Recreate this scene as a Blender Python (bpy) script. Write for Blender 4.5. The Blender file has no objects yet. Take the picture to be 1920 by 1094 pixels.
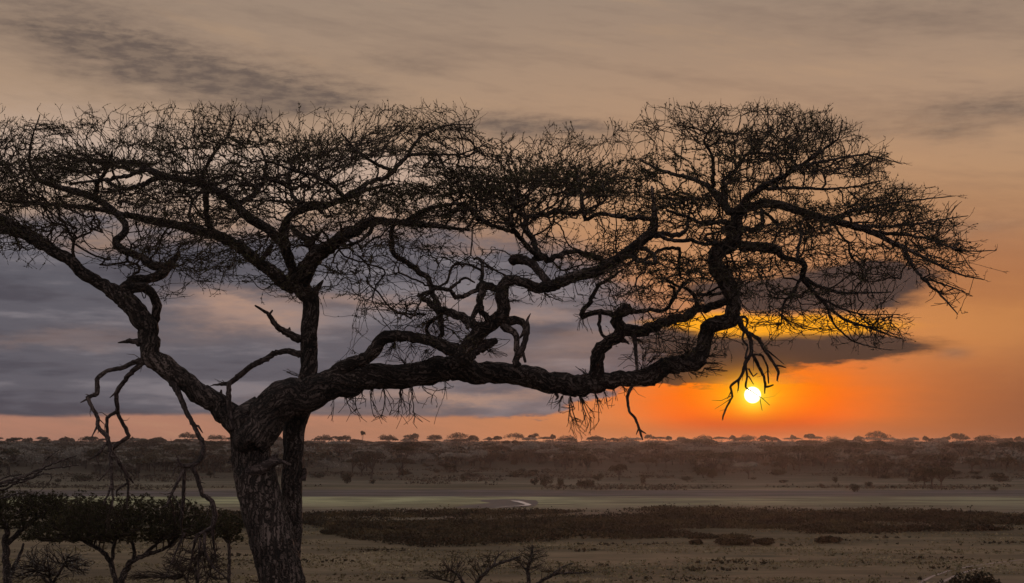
import bpy, math, random
import numpy as np
from mathutils import Vector, noise, kdtree

S = bpy.context.scene
COL = S.collection
R = math.radians
random.seed(7)
rng = np.random.default_rng(7)

# ------------------------------------------------------------------ camera
F = 2667.0                       # focal length in photo pixels (1920 wide)
HOR = 832.0                      # eye level row
CAMZ = 12.0                      # eye height above the plain
TH = math.atan((HOR - 547.0) / F)
cam_d = bpy.data.cameras.new('camera')
cam = bpy.data.objects.new('camera', cam_d)
COL.objects.link(cam)
cam.location = (0, 0, CAMZ)
cam.rotation_euler = (math.pi / 2 + TH, 0, 0)
cam_d.sensor_width = 36.0
cam_d.lens = F / 1920 * 36.0
cam_d.clip_start = 0.1
cam_d.clip_end = 20000
S.camera = cam
CT, ST = math.cos(TH), math.sin(TH)


def ray(px, py):
    dx = (px - 960.0) / F
    dy = (547.0 - py) / F
    return (dx, CT - dy * ST, ST + dy * CT)


def P(px, py, D):
    """world point on the line of sight of a photo pixel, D metres ahead"""
    x, y, z = ray(px, py)
    k = D / y
    return Vector((x * k, D, CAMZ + z * k))


def ang(px, py):
    x, y, z = ray(px, py)
    return math.degrees(math.atan2(x, y)), math.degrees(math.atan2(z, math.hypot(x, y)))


# ------------------------------------------------------------------ colour handling
def lin(r, g, b):
    f = lambda c: (c / 12.92 if c <= 0.04045 else ((c + 0.055) / 1.055) ** 2.4)
    return (f(r / 255), f(g / 255), f(b / 255), 1.0)


S.view_settings.view_transform = 'Standard'
S.view_settings.look = 'None'
S.view_settings.exposure = 0.0
S.view_settings.gamma = 1.0
S.view_settings.use_curve_mapping = False
S.render.engine = 'CYCLES'
cy = S.cycles
cy.use_denoising = True
try:
    cy.denoiser = 'OPENIMAGEDENOISE'
except Exception:
    pass
cy.max_bounces = 5
cy.diffuse_bounces = 2
cy.glossy_bounces = 2
cy.transmission_bounces = 2
cy.transparent_max_bounces = 8
cy.volume_bounces = 0
cy.sample_clamp_indirect = 4.0
S.render.filter_size = 1.3


# ------------------------------------------------------------------ node helper
class G:
    """tiny expression wrapper for math nodes"""
    nt = None

    def __init__(self, s):
        self.s = s

    @staticmethod
    def m(op, *a, clamp=False):
        n = G.nt.nodes.new('ShaderNodeMath')
        n.operation = op
        n.use_clamp = clamp
        for i, v in enumerate(a):
            if isinstance(v, G):
                G.nt.links.new(v.s, n.inputs[i])
            else:
                n.inputs[i].default_value = v
        return G(n.outputs[0])

    def __add__(a, b): return G.m('ADD', a, b)
    def __radd__(a, b): return G.m('ADD', b, a)
    def __sub__(a, b): return G.m('SUBTRACT', a, b)
    def __rsub__(a, b): return G.m('SUBTRACT', b, a)
    def __mul__(a, b): return G.m('MULTIPLY', a, b)
    def __rmul__(a, b): return G.m('MULTIPLY', b, a)
    def __truediv__(a, b): return G.m('DIVIDE', a, b)


def exp_(a): return G.m('POWER', math.e, a)
def mx(a, b): return G.m('MAXIMUM', a, b)
def cl(a): return G.m('ADD', a, 0.0, clamp=True)


def sstep(v, a, b):
    n = G.nt.nodes.new('ShaderNodeMapRange')
    n.interpolation_type = 'SMOOTHSTEP'
    G.nt.links.new(v.s, n.inputs['Value'])
    n.inputs['From Min'].default_value = a
    n.inputs['From Max'].default_value = b
    return G(n.outputs[0])


def nnoise(vec, scale=1.0, detail=4.0, rough=0.55, dist=0.0):
    n = G.nt.nodes.new('ShaderNodeTexNoise')
    G.nt.links.new(vec, n.inputs['Vector'])
    n.inputs['Scale'].default_value = scale
    n.inputs['Detail'].default_value = detail
    n.inputs['Roughness'].default_value = rough
    n.inputs['Distortion'].default_value = dist
    return G(n.outputs['Fac'])


def comb(x, y, z):
    n = G.nt.nodes.new('ShaderNodeCombineXYZ')
    for i, v in enumerate((x, y, z)):
        if isinstance(v, G):
            G.nt.links.new(v.s, n.inputs[i])
        else:
            n.inputs[i].default_value = v
    return n.outputs[0]


def mixc(f, a, b, mode='MIX'):
    n = G.nt.nodes.new('ShaderNodeMix')
    n.data_type = 'RGBA'
    n.blend_type = mode
    for k, v in ((0, f), (6, a), (7, b)):
        if isinstance(v, G):
            v = v.s
        if isinstance(v, (bpy.types.NodeSocket,)):
            G.nt.links.new(v, n.inputs[k])
        else:
            n.inputs[k].default_value = v
    return n.outputs[2]


def ramp(f, stops, interp='EASE'):
    n = G.nt.nodes.new('ShaderNodeValToRGB')
    G.nt.links.new(f.s, n.inputs[0])
    cr = n.color_ramp
    cr.interpolation = interp
    while len(cr.elements) < len(stops):
        cr.elements.new(0.5)
    for e, (p, c) in zip(cr.elements, stops):
        e.position = p
        e.color = c
    return n.outputs[0]


# ------------------------------------------------------------------ sky
SUN_AZ, SUN_EL = ang(1411, 741)
world = bpy.data.worlds.new('World')
S.world = world
world.use_nodes = True
G.nt = nt = world.node_tree
nt.nodes.clear()
tc = nt.nodes.new('ShaderNodeTexCoord')
sx = nt.nodes.new('ShaderNodeSeparateXYZ')
nt.links.new(tc.outputs['Generated'], sx.inputs[0])
X, Y, Z = (G(sx.outputs[i]) for i in range(3))
az = G.m('ARCTAN2', X, Y) * (180 / math.pi)
el = G.m('ARCSINE', Z) * (180 / math.pi)
# wind-drawn warp of the cloud field: long horizontally, thin vertically
w1 = nnoise(comb(az * 0.22, el * 0.9, 3.1), 1.0, 5, 0.6)
w2 = nnoise(comb(az * 0.30, el * 1.1, 17.7), 1.0, 5, 0.6)
w4 = nnoise(comb(az * 1.1, el * 4.0, 71.0), 1.0, 4, 0.6)
w3 = nnoise(comb(az * 0.12, el * 0.35, 41.0), 1.0, 2, 0.5)
u = az + (w1 - 0.5) * 5.0 + (w4 - 0.5) * 1.5
v = el + (w2 - 0.5) * 1.5 + (w4 - 0.5) * 0.5 + (w3 - 0.5) * 0.9
su = az - SUN_AZ
sv = el - SUN_EL


def blob(px, py, rx, ry, k=1.0, uu=None, vv=None):
    a, e = ang(px, py)
    du = ((u if uu is None else uu) - a) * (1 / math.degrees(rx / F))
    dv = ((v if vv is None else vv) - e) * (1 / math.degrees(ry / F))
    return exp_((du * du + dv * dv) * -1.0) * k


def total(bl):
    t = bl[0]
    for b in bl[1:]:
        t = t + b
    return t


# clear veil of high cloud: colour by elevation
clear = ramp(sstep(el, -2.0, 40.0) * 1.0, [
    (0.0, lin(168, 118, 98)), (0.045, lin(186, 138, 116)), (0.10, lin(180, 136, 108)), (0.18, lin(180, 144, 111)),
    (0.30, lin(172, 144, 120)), (0.45, lin(156, 135, 118)), (1.0, lin(166, 162, 164))], 'LINEAR')  # overhead stop lies out of view, brightened to light the ground
streak = nnoise(comb(az * 0.10 + el * 0.05, el * 0.62 + az * 0.10, 8.0), 1.0, 5, 0.62)
streak2 = nnoise(comb(az * 0.5 + el * 0.3, el * 3.2, 2.0), 1.0, 4, 0.6)
col = mixc(cl((streak + (streak2 - 0.5) * 0.25 - 0.50) * 3.2) * 0.6, clear, lin(118, 103, 94))
col = mixc(cl((0.46 - streak) * 3.0) * 0.5, col, lin(205, 166, 126))
# milky bright strip behind the left crown
strip = total([blob(250, 330, 620, 75, 0.9), blob(700, 335, 330, 50, 0.7), blob(60, 250, 300, 60, 0.5)])
col = mixc(cl(strip) * 0.75, col, lin(196, 174, 160))
# bluer cloud-free wash at far left and behind
# warmth round the sun
g1 = exp_((su * su * (1 / 13.5 ** 2) + sv * sv * (1 / 8.5 ** 2)) * -1.0)
col = mixc(g1 * 0.60, col, lin(208, 130, 62))
far_r = sstep(az, 10.5, 18.5) * (1.0 - sstep(el, 5.0, 11.0))
col = mixc(far_r * 0.72, col, lin(160, 98, 56))
low = (1.0 - sstep(el + (w4 - 0.5) * 0.5, 0.9, 4.6)) * sstep(az, 7.5, 14.5)
col = mixc(low * 0.9, col, lin(132, 82, 60))
col = mixc(cl(blob(1760, 610, 240, 60, 0.55)), col, lin(214, 146, 82))
g3 = exp_((su * su * (1 / 7.5 ** 2) + sv * sv * (1 / 2.6 ** 2)) * -1.0)
col = mixc(cl(g3 * 0.8 * (0.75 + streak2 * 0.5)), col, lin(226, 124, 52))
g2 = exp_((su * su * (1 / 4.0 ** 2) + sv * sv * (1 / 1.35 ** 2)) * -1.0)
col = mixc(cl(g2 * (1.15 + streak2 * 0.9)), col, lin(250, 112, 0))
# upper brown cloud rags
up = total([blob(240, 105, 130, 34, 0.9), blob(400, 145, 190, 42, 1.0), blob(560, 195, 140, 34, 1.1), blob(120, 60, 140, 20, .4), blob(760, 120, 120, 16, 0.3),
            blob(930, 240, 110, 26, 0.95), blob(1080, 246, 110, 16, 0.8), blob(60, 15, 260, 60, 0.5), blob(1880, 215, 300, 34, 0.62),
            blob(1700, 30, 360, 50, 0.25), blob(1800, 420, 230, 26, 0.28), blob(1690, 345, 26, 9, 0.3, az + (w1 - 0.5) * 1.5, el),
            blob(1790, 663, 26, 10, 0.45, az + (w1 - 0.5) * 1.5, el), blob(1650, 255, 200, 14, 0.25)])
upm = cl(up * (0.62 + streak2 * 0.9 + (w2 - 0.5) * 2.0 + (w1 - 0.5) * 1.2))
col = mixc(upm * 0.85, col, mixc(sstep(w4, 0.35, 0.65), lin(94, 82, 78), lin(126, 108, 95)))
# the slate bank on the left, running out to the right in tongues
e_low = 782.0
a0, el_low = ang(300, 783)
a0, el_top = ang(300, 405)
lowcut = v * 0.28 + el * 0.72 + (w4 - 0.5) * 0.7 * sstep(az, -3.0, 1.5)
bank = sstep(lowcut, el_low - 0.06, el_low + 0.12)
topv = el + (w2 - 0.5) * 3.6 + (w3 - 0.5) * 2.0
bank = bank * (1.0 - sstep(topv, el_top - 1.4, el_top + 0.9))
aR, _ = ang(1400, 650)
bank = bank * (1.0 - sstep(az + (w1 - 0.5) * 6.0 + (el - 4.0) * 1.5, aR - 3.0, aR + 0.6))
# the bank's belly lifts to the right
aL, _ = ang(1050, 780)
aM, eM = ang(1170, 733)
lift = sstep(az + (w1 - 0.5) * 4.0, aL - 1.0, aM + 0.5) * (eM - el_low + 0.25)
bank = bank * sstep(lowcut - lift, el_low - 0.10, el_low + 0.22)
# only where the photograph's bank lies plus its natural run to the left
bank = bank * sstep(az, -75.0, -45.0)
slate = ramp(nnoise(comb(az * 0.09, el * 0.6, 5.5), 1.0, 4, 0.55) * 0.75 + nnoise(comb(az * 0.35, el * 1.7, 25.5), 1.0, 5, 0.6) * 0.25, [
    (0.40, lin(70, 72, 83)), (0.50, lin(88, 89, 99)), (0.60, lin(118, 115, 122))])
slate = mixc(cl(1.0 - sstep(el, 6.2, 10.5)) * 0.0, slate, slate)
slate = mixc(sstep(el, 7.0, 11.0) * 0.75, slate, lin(142, 138, 148))
warmhole = total([blob(470, 600, 120, 26, 0.85), blob(410, 560, 70, 20, 0.7), blob(700, 566, 260, 16, 0.55), blob(930, 690, 150, 18, 0.25), blob(620, 770, 200, 9, 0.25),
                  blob(720, 740, 200, 13, 0.35), blob(900, 746, 160, 14, 0.75), blob(1010, 590, 110, 12, 0.5), blob(1060, 660, 120, 18, 0.3),
                  blob(120, 640, 240, 14, 0.2), blob(1130, 640, 100, 14, 0.3)])
slate = mixc(cl(warmhole * (0.45 + streak2 * 1.1)), slate, lin(170, 138, 122))
slate = mixc(sstep(az, 0.5, 8.0) * 0.25, slate, lin(112, 90, 84))
col = mixc(bank * 0.95, col, slate)
# bars of cloud near the sun
lu, lv = az + (w1 - 0.5) * 2.6 + (w4 - 0.5) * 1.6, el + (w2 - 0.5) * 0.75 + (w4 - 0.5) * 0.6
bars = total([blob(1570, 545, 140, 38, 1.6, lu, lv), blob(1650, 512, 80, 20, 1.2, lu, lv), blob(1470, 560, 120, 18, 1.0, lu, lv),
              blob(1540, 650, 170, 24, 1.7, lu, lv), blob(1400, 664, 140, 30, 1.5, lu, lv), blob(1290, 640, 110, 24, 0.9, lu, lv),
              blob(1250, 716, 90, 9, 1.3, lu, lv), blob(1330, 700, 110, 8, 0.8, lu, lv), blob(1340, 545, 90, 20, 0.6, lu, lv)])
bars = sstep(bars * (0.55 + streak2 * 0.9) + (w4 - 0.5) * 0.5, 0.16, 0.74)
barcol = mixc(sstep(el, 2.0, 5.5), lin(66, 48, 40), lin(72, 58, 56))
col = mixc(bars * 0.98, col, barcol)
# burning gap between the bars
gu, gv = az + (w1 - 0.5) * 1.6, el + (w2 - 0.5) * 0.5
gap = total([blob(1480, 611, 185, 18, 1.4, gu, gv), blob(1360, 600, 70, 16, 0.8, gu, gv), blob(1300, 606, 90, 8, 0.6, gu, gv), blob(1600, 612, 60, 10, 0.5, gu, gv),
             blob(1210, 586, 60, 6, 0.4, gu, gv)])
col = mixc(sstep(gap + (streak2 - 0.5) * 0.5, 0.15, 1.0), col, lin(252, 166, 32))
# glow and ember layers under and round the disc
em = exp_((su * su * (1 / 3.4 ** 2) + (sv + 0.55) * (sv + 0.55) * (1 / 0.75 ** 2)) * -1.0) * (1.0 - bars * 0.8)
col = mixc(cl(em * (0.6 + streak2 * 0.8)), col, lin(252, 92, 4))
em2 = exp_((su * su * (1 / 2.6 ** 2) + (sv + 1.15) * (sv + 1.15) * (1 / 0.40 ** 2)) * -1.0)
col = mixc(cl(em2 * 1.0), col, lin(216, 56, 4))
hz = (1.0 - sstep(el + (w4 - 0.5) * 0.25, 0.35, 1.15)) * exp_(su * su * (-1 / 8.0 ** 2))
col = mixc(hz * 0.55, col, lin(158, 88, 52))
ra = G.m('SQRT', su * su + sv * sv)
halo = exp_((su * su * (1 / 1.75 ** 2) + sv * sv * (1 / 0.80 ** 2)) * -1.0)
col = mixc(cl(halo * (0.85 + streak2 * 0.9)), col, lin(255, 160, 0))
halo2 = exp_(ra * ra * (-1 / 0.52 ** 2))
col = mixc(cl(halo2 * 1.1), col, lin(255, 236, 60))
disc = 1.0 - sstep(ra, 0.25, 0.35)
col = mixc(disc, col, (4.5, 3.9, 2.6, 1))
# unseen overcast behind and overhead, brightened to put more light on ground and bark
gen = nnoise(tc.outputs['Generated'], 2.2, 5, 0.55)
away = sstep(G.m('ABSOLUTE', az), 40.0, 75.0)
rest = mixc(sstep(gen, 0.38, 0.64), lin(146, 144, 148), lin(196, 186, 178))
col = mixc(away, col, rest)
# physical twilight sky beneath it all
sky = nt.nodes.new('ShaderNodeTexSky')
sky.sky_type = 'NISHITA'
sky.sun_disc = False
sky.sun_elevation = R(SUN_EL)
sky.sun_rotation = R(SUN_AZ)
sky.altitude = 1600
sky.dust_density = 3.0
bgA = nt.nodes.new('ShaderNodeBackground')
bgB = nt.nodes.new('ShaderNodeBackground')
add = nt.nodes.new('ShaderNodeAddShader')
nt.links.new(sky.outputs[0], bgA.inputs[0])
bgA.inputs[1].default_value = 0.0006
nt.links.new(col, bgB.inputs[0])
bgB.inputs[1].default_value = 1.0
out = nt.nodes.new('ShaderNodeOutputWorld')
nt.links.new(bgA.outputs[0], add.inputs[0])
nt.links.new(bgB.outputs[0], add.inputs[1])
nt.links.new(add.outputs[0], out.inputs[0])
world.cycles.sampling_method = 'MANUAL'
world.cycles.sample_map_resolution = 1024

sun_d = bpy.data.lights.new('sun', 'SUN')
sun_d.energy = 0.30
sun_d.angle = R(0.6)
sun_d.color = (1.0, 0.42, 0.22)
sun = bpy.data.objects.new('sun', sun_d)
COL.objects.link(sun)
sd = Vector((math.sin(R(SUN_AZ)) * math.cos(R(SUN_EL)), math.cos(R(SUN_AZ)) * math.cos(R(SUN_EL)), math.sin(R(SUN_EL))))
sun.rotation_euler = sd.to_track_quat('Z', 'Y').to_euler()
sun.location = (60, 200, 60)


# ------------------------------------------------------------------ materials
def newmat(name):
    m = bpy.data.materials.new(name)
    m.use_nodes = True
    G.nt = m.node_tree
    b = m.node_tree.nodes['Principled BSDF']
    return m, b


def simple(name, stops, scale=3.0, rough=0.9, detail=5, coord='Object', bump=0.0, spec=0.2, bscale=None):
    m, b = newmat(name)
    t = m.node_tree.nodes.new('ShaderNodeTexCoord')
    f = nnoise(t.outputs[coord], scale, detail, 0.6)
    c = ramp(f, stops)
    m.node_tree.links.new(c, b.inputs['Base Color'])
    b.inputs['Roughness'].default_value = rough
    b.inputs['Specular IOR Level'].default_value = spec
    if bump:
        bn = m.node_tree.nodes.new('ShaderNodeBump')
        bn.inputs['Strength'].default_value = 0.8
        bn.inputs['Distance'].default_value = bump
        f2 = nnoise(t.outputs[coord], bscale or scale * 4, 6, 0.65)
        m.node_tree.links.new(f2.s, bn.inputs['Height'])
        m.node_tree.links.new(bn.outputs[0], b.inputs['Normal'])
    return m


def bark_mat(name, c1, c2, c3, depth=0.02):
    m, b = newmat(name)
    nt = m.node_tree
    uv = nt.nodes.new('ShaderNodeUVMap')
    uv.uv_map = 'bark'
    tcn = nt.nodes.new('ShaderNodeTexCoord')
    s = nt.nodes.new('ShaderNodeSeparateXYZ')
    nt.links.new(uv.outputs[0], s.inputs[0])
    U, V = G(s.outputs[0]), G(s.outputs[1])          # metres round, metres along
    wob = nnoise(tcn.outputs['Object'], 5.0, 3, 0.6)
    pl = nt.nodes.new('ShaderNodeTexVoronoi')
    pl.feature = 'DISTANCE_TO_EDGE'
    pl.inputs['Scale'].default_value = 1.0
    nt.links.new(comb(U * 22.0 + wob * 9.0, V * 5.0 + wob * 6.0, 0.0), pl.inputs['Vector'])
    crack = sstep(G(pl.outputs['Distance']), 0.0, 0.22)
    fib = nnoise(comb(U * 70.0, V * 9.0, wob * 4.0), 1.0, 5, 0.65)
    big = nnoise(tcn.outputs['Object'], 2.3, 4, 0.6)
    h = crack * 0.65 + fib * 0.5
    tone = cl(h * 0.62 + (big - 0.5) * 0.7)
    c = ramp(tone, [(0.14, c1), (0.50, c2), (0.80, c3)], 'LINEAR')
    nt.links.new(c, b.inputs['Base Color'])
    b.inputs['Roughness'].default_value = 0.75
    b.inputs['Specular IOR Level'].default_value = 0.35
    bn = nt.nodes.new('ShaderNodeBump')
    bn.inputs['Strength'].default_value = 1.0
    bn.inputs['Distance'].default_value = depth
    nt.links.new(h.s, bn.inputs['Height'])
    nt.links.new(bn.outputs[0], b.inputs['Normal'])
    return m


def C(r, g, b): return (r, g, b, 1.0)


M_bark = bark_mat('acacia_bark', C(.009, .006, .006), C(.068, .046, .042), C(.31, .235, .22), 0.035)
M_dead = bark_mat('dead_wood', C(.018, .012, .012), C(.075, .050, .050), C(.22, .17, .16), 0.012)
M_twig = simple('twig_bark', [(.3, C(.022, .015, .014)), (.7, C(.065, .046, .038))], 4.0)
M_leaf = simple('acacia_leaflets', [(.3, C(.035, .034, .018)), (.55, C(.075, .066, .034)), (.75, C(.11, .075, .045))], 1.6)
M_bushleaf = simple('green_leaflets', [(.3, C(.018, .016, .008)), (.55, C(.042, .036, .017)), (.75, C(.11, .088, .042))], 1.1)
def crown_mat(name, a, b, alt, mass=False):
    m, bs = newmat(name)
    t = m.node_tree.nodes.new('ShaderNodeTexCoord')
    oi = m.node_tree.nodes.new('ShaderNodeObjectInfo')
    f = nnoise(t.outputs['Object'], 0.30, 5, 0.6)
    c = ramp(f, [(.3, a), (.7, b)])
    if mass:
        sel = sstep(nnoise(t.outputs['Object'], 0.055, 1, 0.5), 0.44, 0.56)
    else:
        sel = G(oi.outputs['Random'])
    c = mixc(sel * 0.8, c, alt)
    m.node_tree.links.new(c, bs.inputs['Base Color'])
    bs.inputs['Roughness'].default_value = 0.9
    bs.inputs['Specular IOR Level'].default_value = 0.1
    return m


M_crownA = crown_mat('far_crown_olive', C(.045, .038, .028), C(.12, .10, .07), C(.055, .040, .034))
M_crownB = crown_mat('far_crown_grey', C(.14, .13, .115), C(.28, .26, .235), C(.17, .15, .135))
M_crownC = crown_mat('far_crown_dark', C(.028, .026, .020), C(.065, .055, .040), C(.05, .046, .028))
M_crownM = crown_mat('far_crown_mass', C(.045, .038, .030), C(.11, .095, .072), C(.20, .18, .16), True)
M_farbark = simple('far_bark', [(.3, C(.035, .028, .026)), (.7, C(.085, .07, .06))], 0.8)
M_scrub = simple('dark_scrub', [(.36, C(.012, .010, .006)), (.5, C(.034, .026, .014)), (.66, C(.080, .058, .028))], 0.13, detail=8)
M_tuft = simple('dry_grass', [(.32, C(.07, .054, .029)), (.5, C(.18, .142, .08)), (.68, C(.34, .27, .17))], 0.22, detail=6)
M_thorn = simple('pale_thorns', [(.3, C(.35, .30, .27)), (.7, C(.6, .55, .5))], 9.0)


# ------------------------------------------------------------------ mesh helpers
def link(name, me, mat=None, parent=None, loc=None):
    o = bpy.data.objects.new(name, me)
    COL.objects.link(o)
    if mat is not None and me is not None and not me.materials:
        me.materials.append(mat)
    if parent is not None:
        o.parent = parent
    if loc is not None:
        o.location = loc
    return o


def npmesh(name, V, Fc, smooth=False):
    """V (n,3) array; Fc (m,k) array of equal-size faces"""
    me = bpy.data.meshes.new(name)
    V = np.asarray(V, dtype=np.float32)
    Fc = np.asarray(Fc, dtype=np.int32)
    k = Fc.shape[1]
    me.vertices.add(len(V))
    me.vertices.foreach_set('co', V.ravel())
    me.loops.add(Fc.size)
    me.loops.foreach_set('vertex_index', Fc.ravel())
    me.polygons.add(len(Fc))
    me.polygons.foreach_set('loop_start', np.arange(0, Fc.size, k, dtype=np.int32))
    if smooth:
        me.polygons.foreach_set('use_smooth', np.ones(len(Fc), dtype=bool))
    me.update(calc_edges=True)
    return me


def tag(o, label=None, cat=None, group=None, kind=None):
    if label: o['label'] = label
    if cat: o['category'] = cat
    if group: o['group'] = group
    if kind: o['kind'] = kind
    return o


def empty(name, loc):
    o = bpy.data.objects.new(name, None)
    o.empty_display_size = 0.3
    COL.objects.link(o)
    o.location = loc
    return o


def catmull(pts, step, ten=1.0):
    """pts list of (x,y,z,r) -> resampled list with about `step` metres spacing (step may depend on r)"""
    pts = [np.array(p, dtype=float) for p in pts]
    if len(pts) == 2:
        pts = [pts[0], (pts[0] + pts[1]) / 2, pts[1]]
    ext = [2 * pts[0] - pts[1]] + pts + [2 * pts[-1] - pts[-2]]
    out = []
    for i in range(1, len(ext) - 2):
        p0, p1, p2, p3 = ext[i - 1:i + 3]
        d = np.linalg.norm((p2 - p1)[:3])
        n = max(2, int(d / step))
        for j in range(n):
            t = j / n
            m1, m2 = (p2 - p0) * 0.5 * ten, (p3 - p1) * 0.5 * ten
            q = p1 * (2 * t ** 3 - 3 * t * t + 1) + m1 * (t ** 3 - 2 * t * t + t) + p2 * (-2 * t ** 3 + 3 * t * t) + m2 * (t ** 3 - t * t)
            q[3] = p1[3] + (p2[3] - p1[3]) * t
            out.append(q)
    out.append(ext[-2])
    return out


def tube(pts, sides=12, step=0.05, rough=0.06, ridges=0.0, seed=0.0, blunt=False, wander=0.0, uvoff=0.0, ten=1.0):
    """rough tapered limb; returns a mesh with metric 'bark' UVs"""
    rp = catmull(pts, step, ten)
    n = len(rp)
    pos = [Vector(p[:3]) for p in rp]
    rad = [max(p[3], 0.0012) for p in rp]
    if wander:
        for i in range(1, n - 1):
            k = wander * rad[i]
            q = pos[i] * (0.5 / max(rad[i], 0.02))
            pos[i] = pos[i] + Vector((noise.noise(q + Vector((seed, 0, 0))), 0.5 * noise.noise(q + Vector((0, seed + 5, 0))),
                                      noise.noise(q + Vector((0, 9, seed))))) * k
    tang = [(pos[min(i + 1, n - 1)] - pos[max(i - 1, 0)]).normalized() for i in range(n)]
    nrm = tang[0].orthogonal().normalized()
    vs, uvs = [], []
    s = 0.0
    for i in range(n):
        if i:
            s += (pos[i] - pos[i - 1]).length
            nrm = (nrm - tang[i] * nrm.dot(tang[i]))
            nrm = nrm.normalized() if nrm.length > 1e-6 else tang[i].orthogonal().normalized()
        bi = tang[i].cross(nrm)
        r0 = rad[i]
        for j in range(sides):
            a = 2 * math.pi * j / sides
            ca, sa = math.cos(a), math.sin(a)
            d = nrm * ca + bi * sa
            r = r0
            if rough:
                q = (pos[i] + d * r0)
                f = 0.55 / max(r0, 0.03)
                r += r0 * rough * 1.6 * noise.noise(q * f + Vector((seed, seed, 0)))
                r += r0 * rough * noise.noise(q * (f * 3.1) + Vector((0, seed, seed)))
            if ridges:
                tw = a + s * 0.35 + 0.5 * noise.noise(Vector((s * 0.9, seed, 0)))
                k = 5.0 if r0 > 0.15 else 3.2
                rid = abs(noise.noise(Vector((math.cos(tw) * k, math.sin(tw) * k, s * 2.3 + seed))))
                rid2 = noise.noise(Vector((math.cos(tw) * k * 2.6, math.sin(tw) * k * 2.6, s * 9 + seed)))
                r += ridges * (1.0 - 2.4 * rid + 0.55 * rid2) * min(r0, 0.25)
            vs.append(pos[i] + d * max(r, 0.0008))
            uvs.append((a * max(r0, 0.02) + uvoff, s))
    faces = []
    fuv = []
    for i in range(n - 1):
        for j in range(sides):
            j2 = (j + 1) % sides
            faces.append((i * sides + j, i * sides + j2, (i + 1) * sides + j2, (i + 1) * sides + j))
            for (ii, jj) in ((i, j), (i, j + 1), (i + 1, j + 1), (i + 1, j)):
                fuv.append((2 * math.pi * jj / sides * max(rad[ii], 0.02) + uvoff, uvs[ii * sides][1]))
    for (base, idx, sgn) in ((0, 0, -1), ((n - 1) * sides, n - 1, 1)):
        c = len(vs)
        vs.append(pos[idx] + tang[idx] * sgn * rad[idx] * (0.25 if blunt else 0.8))
        for j in range(sides):
            j2 = (j + 1) % sides
            faces.append((base + j2, base + j, c) if sgn < 0 else (base + j, base + j2, c))
            fuv += [(uvoff + j * 0.01, s), (uvoff + j * 0.01 + .01, s), (uvoff, s + 0.02)]
    me = bpy.data.meshes.new('limb')
    me.from_pydata([tuple(v) for v in vs], [], faces)
    l = me.uv_layers.new(name='bark')
    l.data.foreach_set('uv', [c for p in fuv for c in p])
    me.polygons.foreach_set('use_smooth', [True] * len(faces))
    return me


def sticks(A, B, ra, rb, sides=3):
    """many straight prisms at once -> V, F(quads)"""
    A = np.asarray(A, float); B = np.asarray(B, float)
    ra = np.asarray(ra, float); rb = np.asarray(rb, float)
    d = B - A
    L = np.linalg.norm(d, axis=1, keepdims=True); L[L < 1e-6] = 1e-6
    d = d / L
    B = B + d * rb[:, None] * 0.5
    ref = np.where(np.abs(d[:, 1:2]) > 0.9, np.array([[1.0, 0, 0]]), np.array([[0, 1.0, 0]]))
    n1 = np.cross(d, ref); n1 /= np.linalg.norm(n1, axis=1, keepdims=True)
    n2 = np.cross(d, n1)
    rings = []
    for (Q, r) in ((A, ra), (B, rb)):
        for j in range(sides):
            a = 2 * math.pi * j / sides
            rings.append(Q + (n1 * math.cos(a) + n2 * math.sin(a)) * r[:, None])
    V = np.stack(rings, axis=1).reshape(-1, 3)
    base = (np.arange(len(A)) * 2 * sides)[:, None]
    fs = []
    for j in range(sides):
        j2 = (j + 1) % sides
        fs.append(np.concatenate([base + j, base + j2, base + sides + j2, base + sides + j], axis=1))
    Fc = np.stack(fs, axis=1).reshape(-1, 4)
    return V, Fc


def join_arrays(parts):
    Vs, Fs, o = [], [], 0
    for V, Fc in parts:
        Vs.append(V); Fs.append(Fc + o); o += len(V)
    return np.concatenate(Vs), np.concatenate(Fs)


def leaf_tris(Pts, size, flat=0.0, r=None):
    """one small triangle at each point, random orientation (flat: 0 any, 1 lying)"""
    r = r or rng
    n = len(Pts)
    a = r.normal(size=(n, 3)); a[:, 2] *= (1 - flat * 0.8); a /= np.linalg.norm(a, axis=1, keepdims=True)
    b = r.normal(size=(n, 3)); b[:, 2] *= (1 - flat * 0.8)
    b -= a * np.sum(a * b, axis=1, keepdims=True); b /= np.linalg.norm(b, axis=1, keepdims=True)
    s = (np.asarray(size) * r.uniform(0.6, 1.3, size=n))[:, None] if np.ndim(size) else size * r.uniform(0.6, 1.3, size=(n, 1))
    V = np.stack([Pts + a * s, Pts - a * s * 0.5 + b * s * 0.6, Pts - a * s * 0.5 - b * s * 0.6], axis=1).reshape(-1, 3)
    return V, np.arange(3 * n).reshape(-1, 3)


# ------------------------------------------------------------------ terrain
PROF = [(-400, -3.0), (-20, -1.9), (0, -2.0), (20, -3.35), (32, -4.9), (45, -6.3), (80, -9.9), (112, -12.1), (140, -12.0), (400, -12.0), (450, -11.6),
        (700, -8.6), (1000, -5.6), (1300, -3.3), (1700, -2.9), (9000, -2.9)]


def gz(x, y):
    yy = y
    for (a, za), (b, zb) in zip(PROF, PROF[1:]):
        if yy <= b:
            t = max(0.0, min(1.0, (yy - a) / (b - a)))
            z = za + (zb - za) * t
            break
    else:
        z = PROF[-1][1]
    amp = 0.12 if y < 430 else 0.12 + min(1.0, (y - 430) / 400) * 0.55
    z += amp * noise.noise(Vector((x * 0.012, y * 0.012, 0.5)))
    if y < 110:
        z += 0.12 * noise.noise(Vector((x * 0.15, y * 0.15, 2.5)))
    return CAMZ + z


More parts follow.
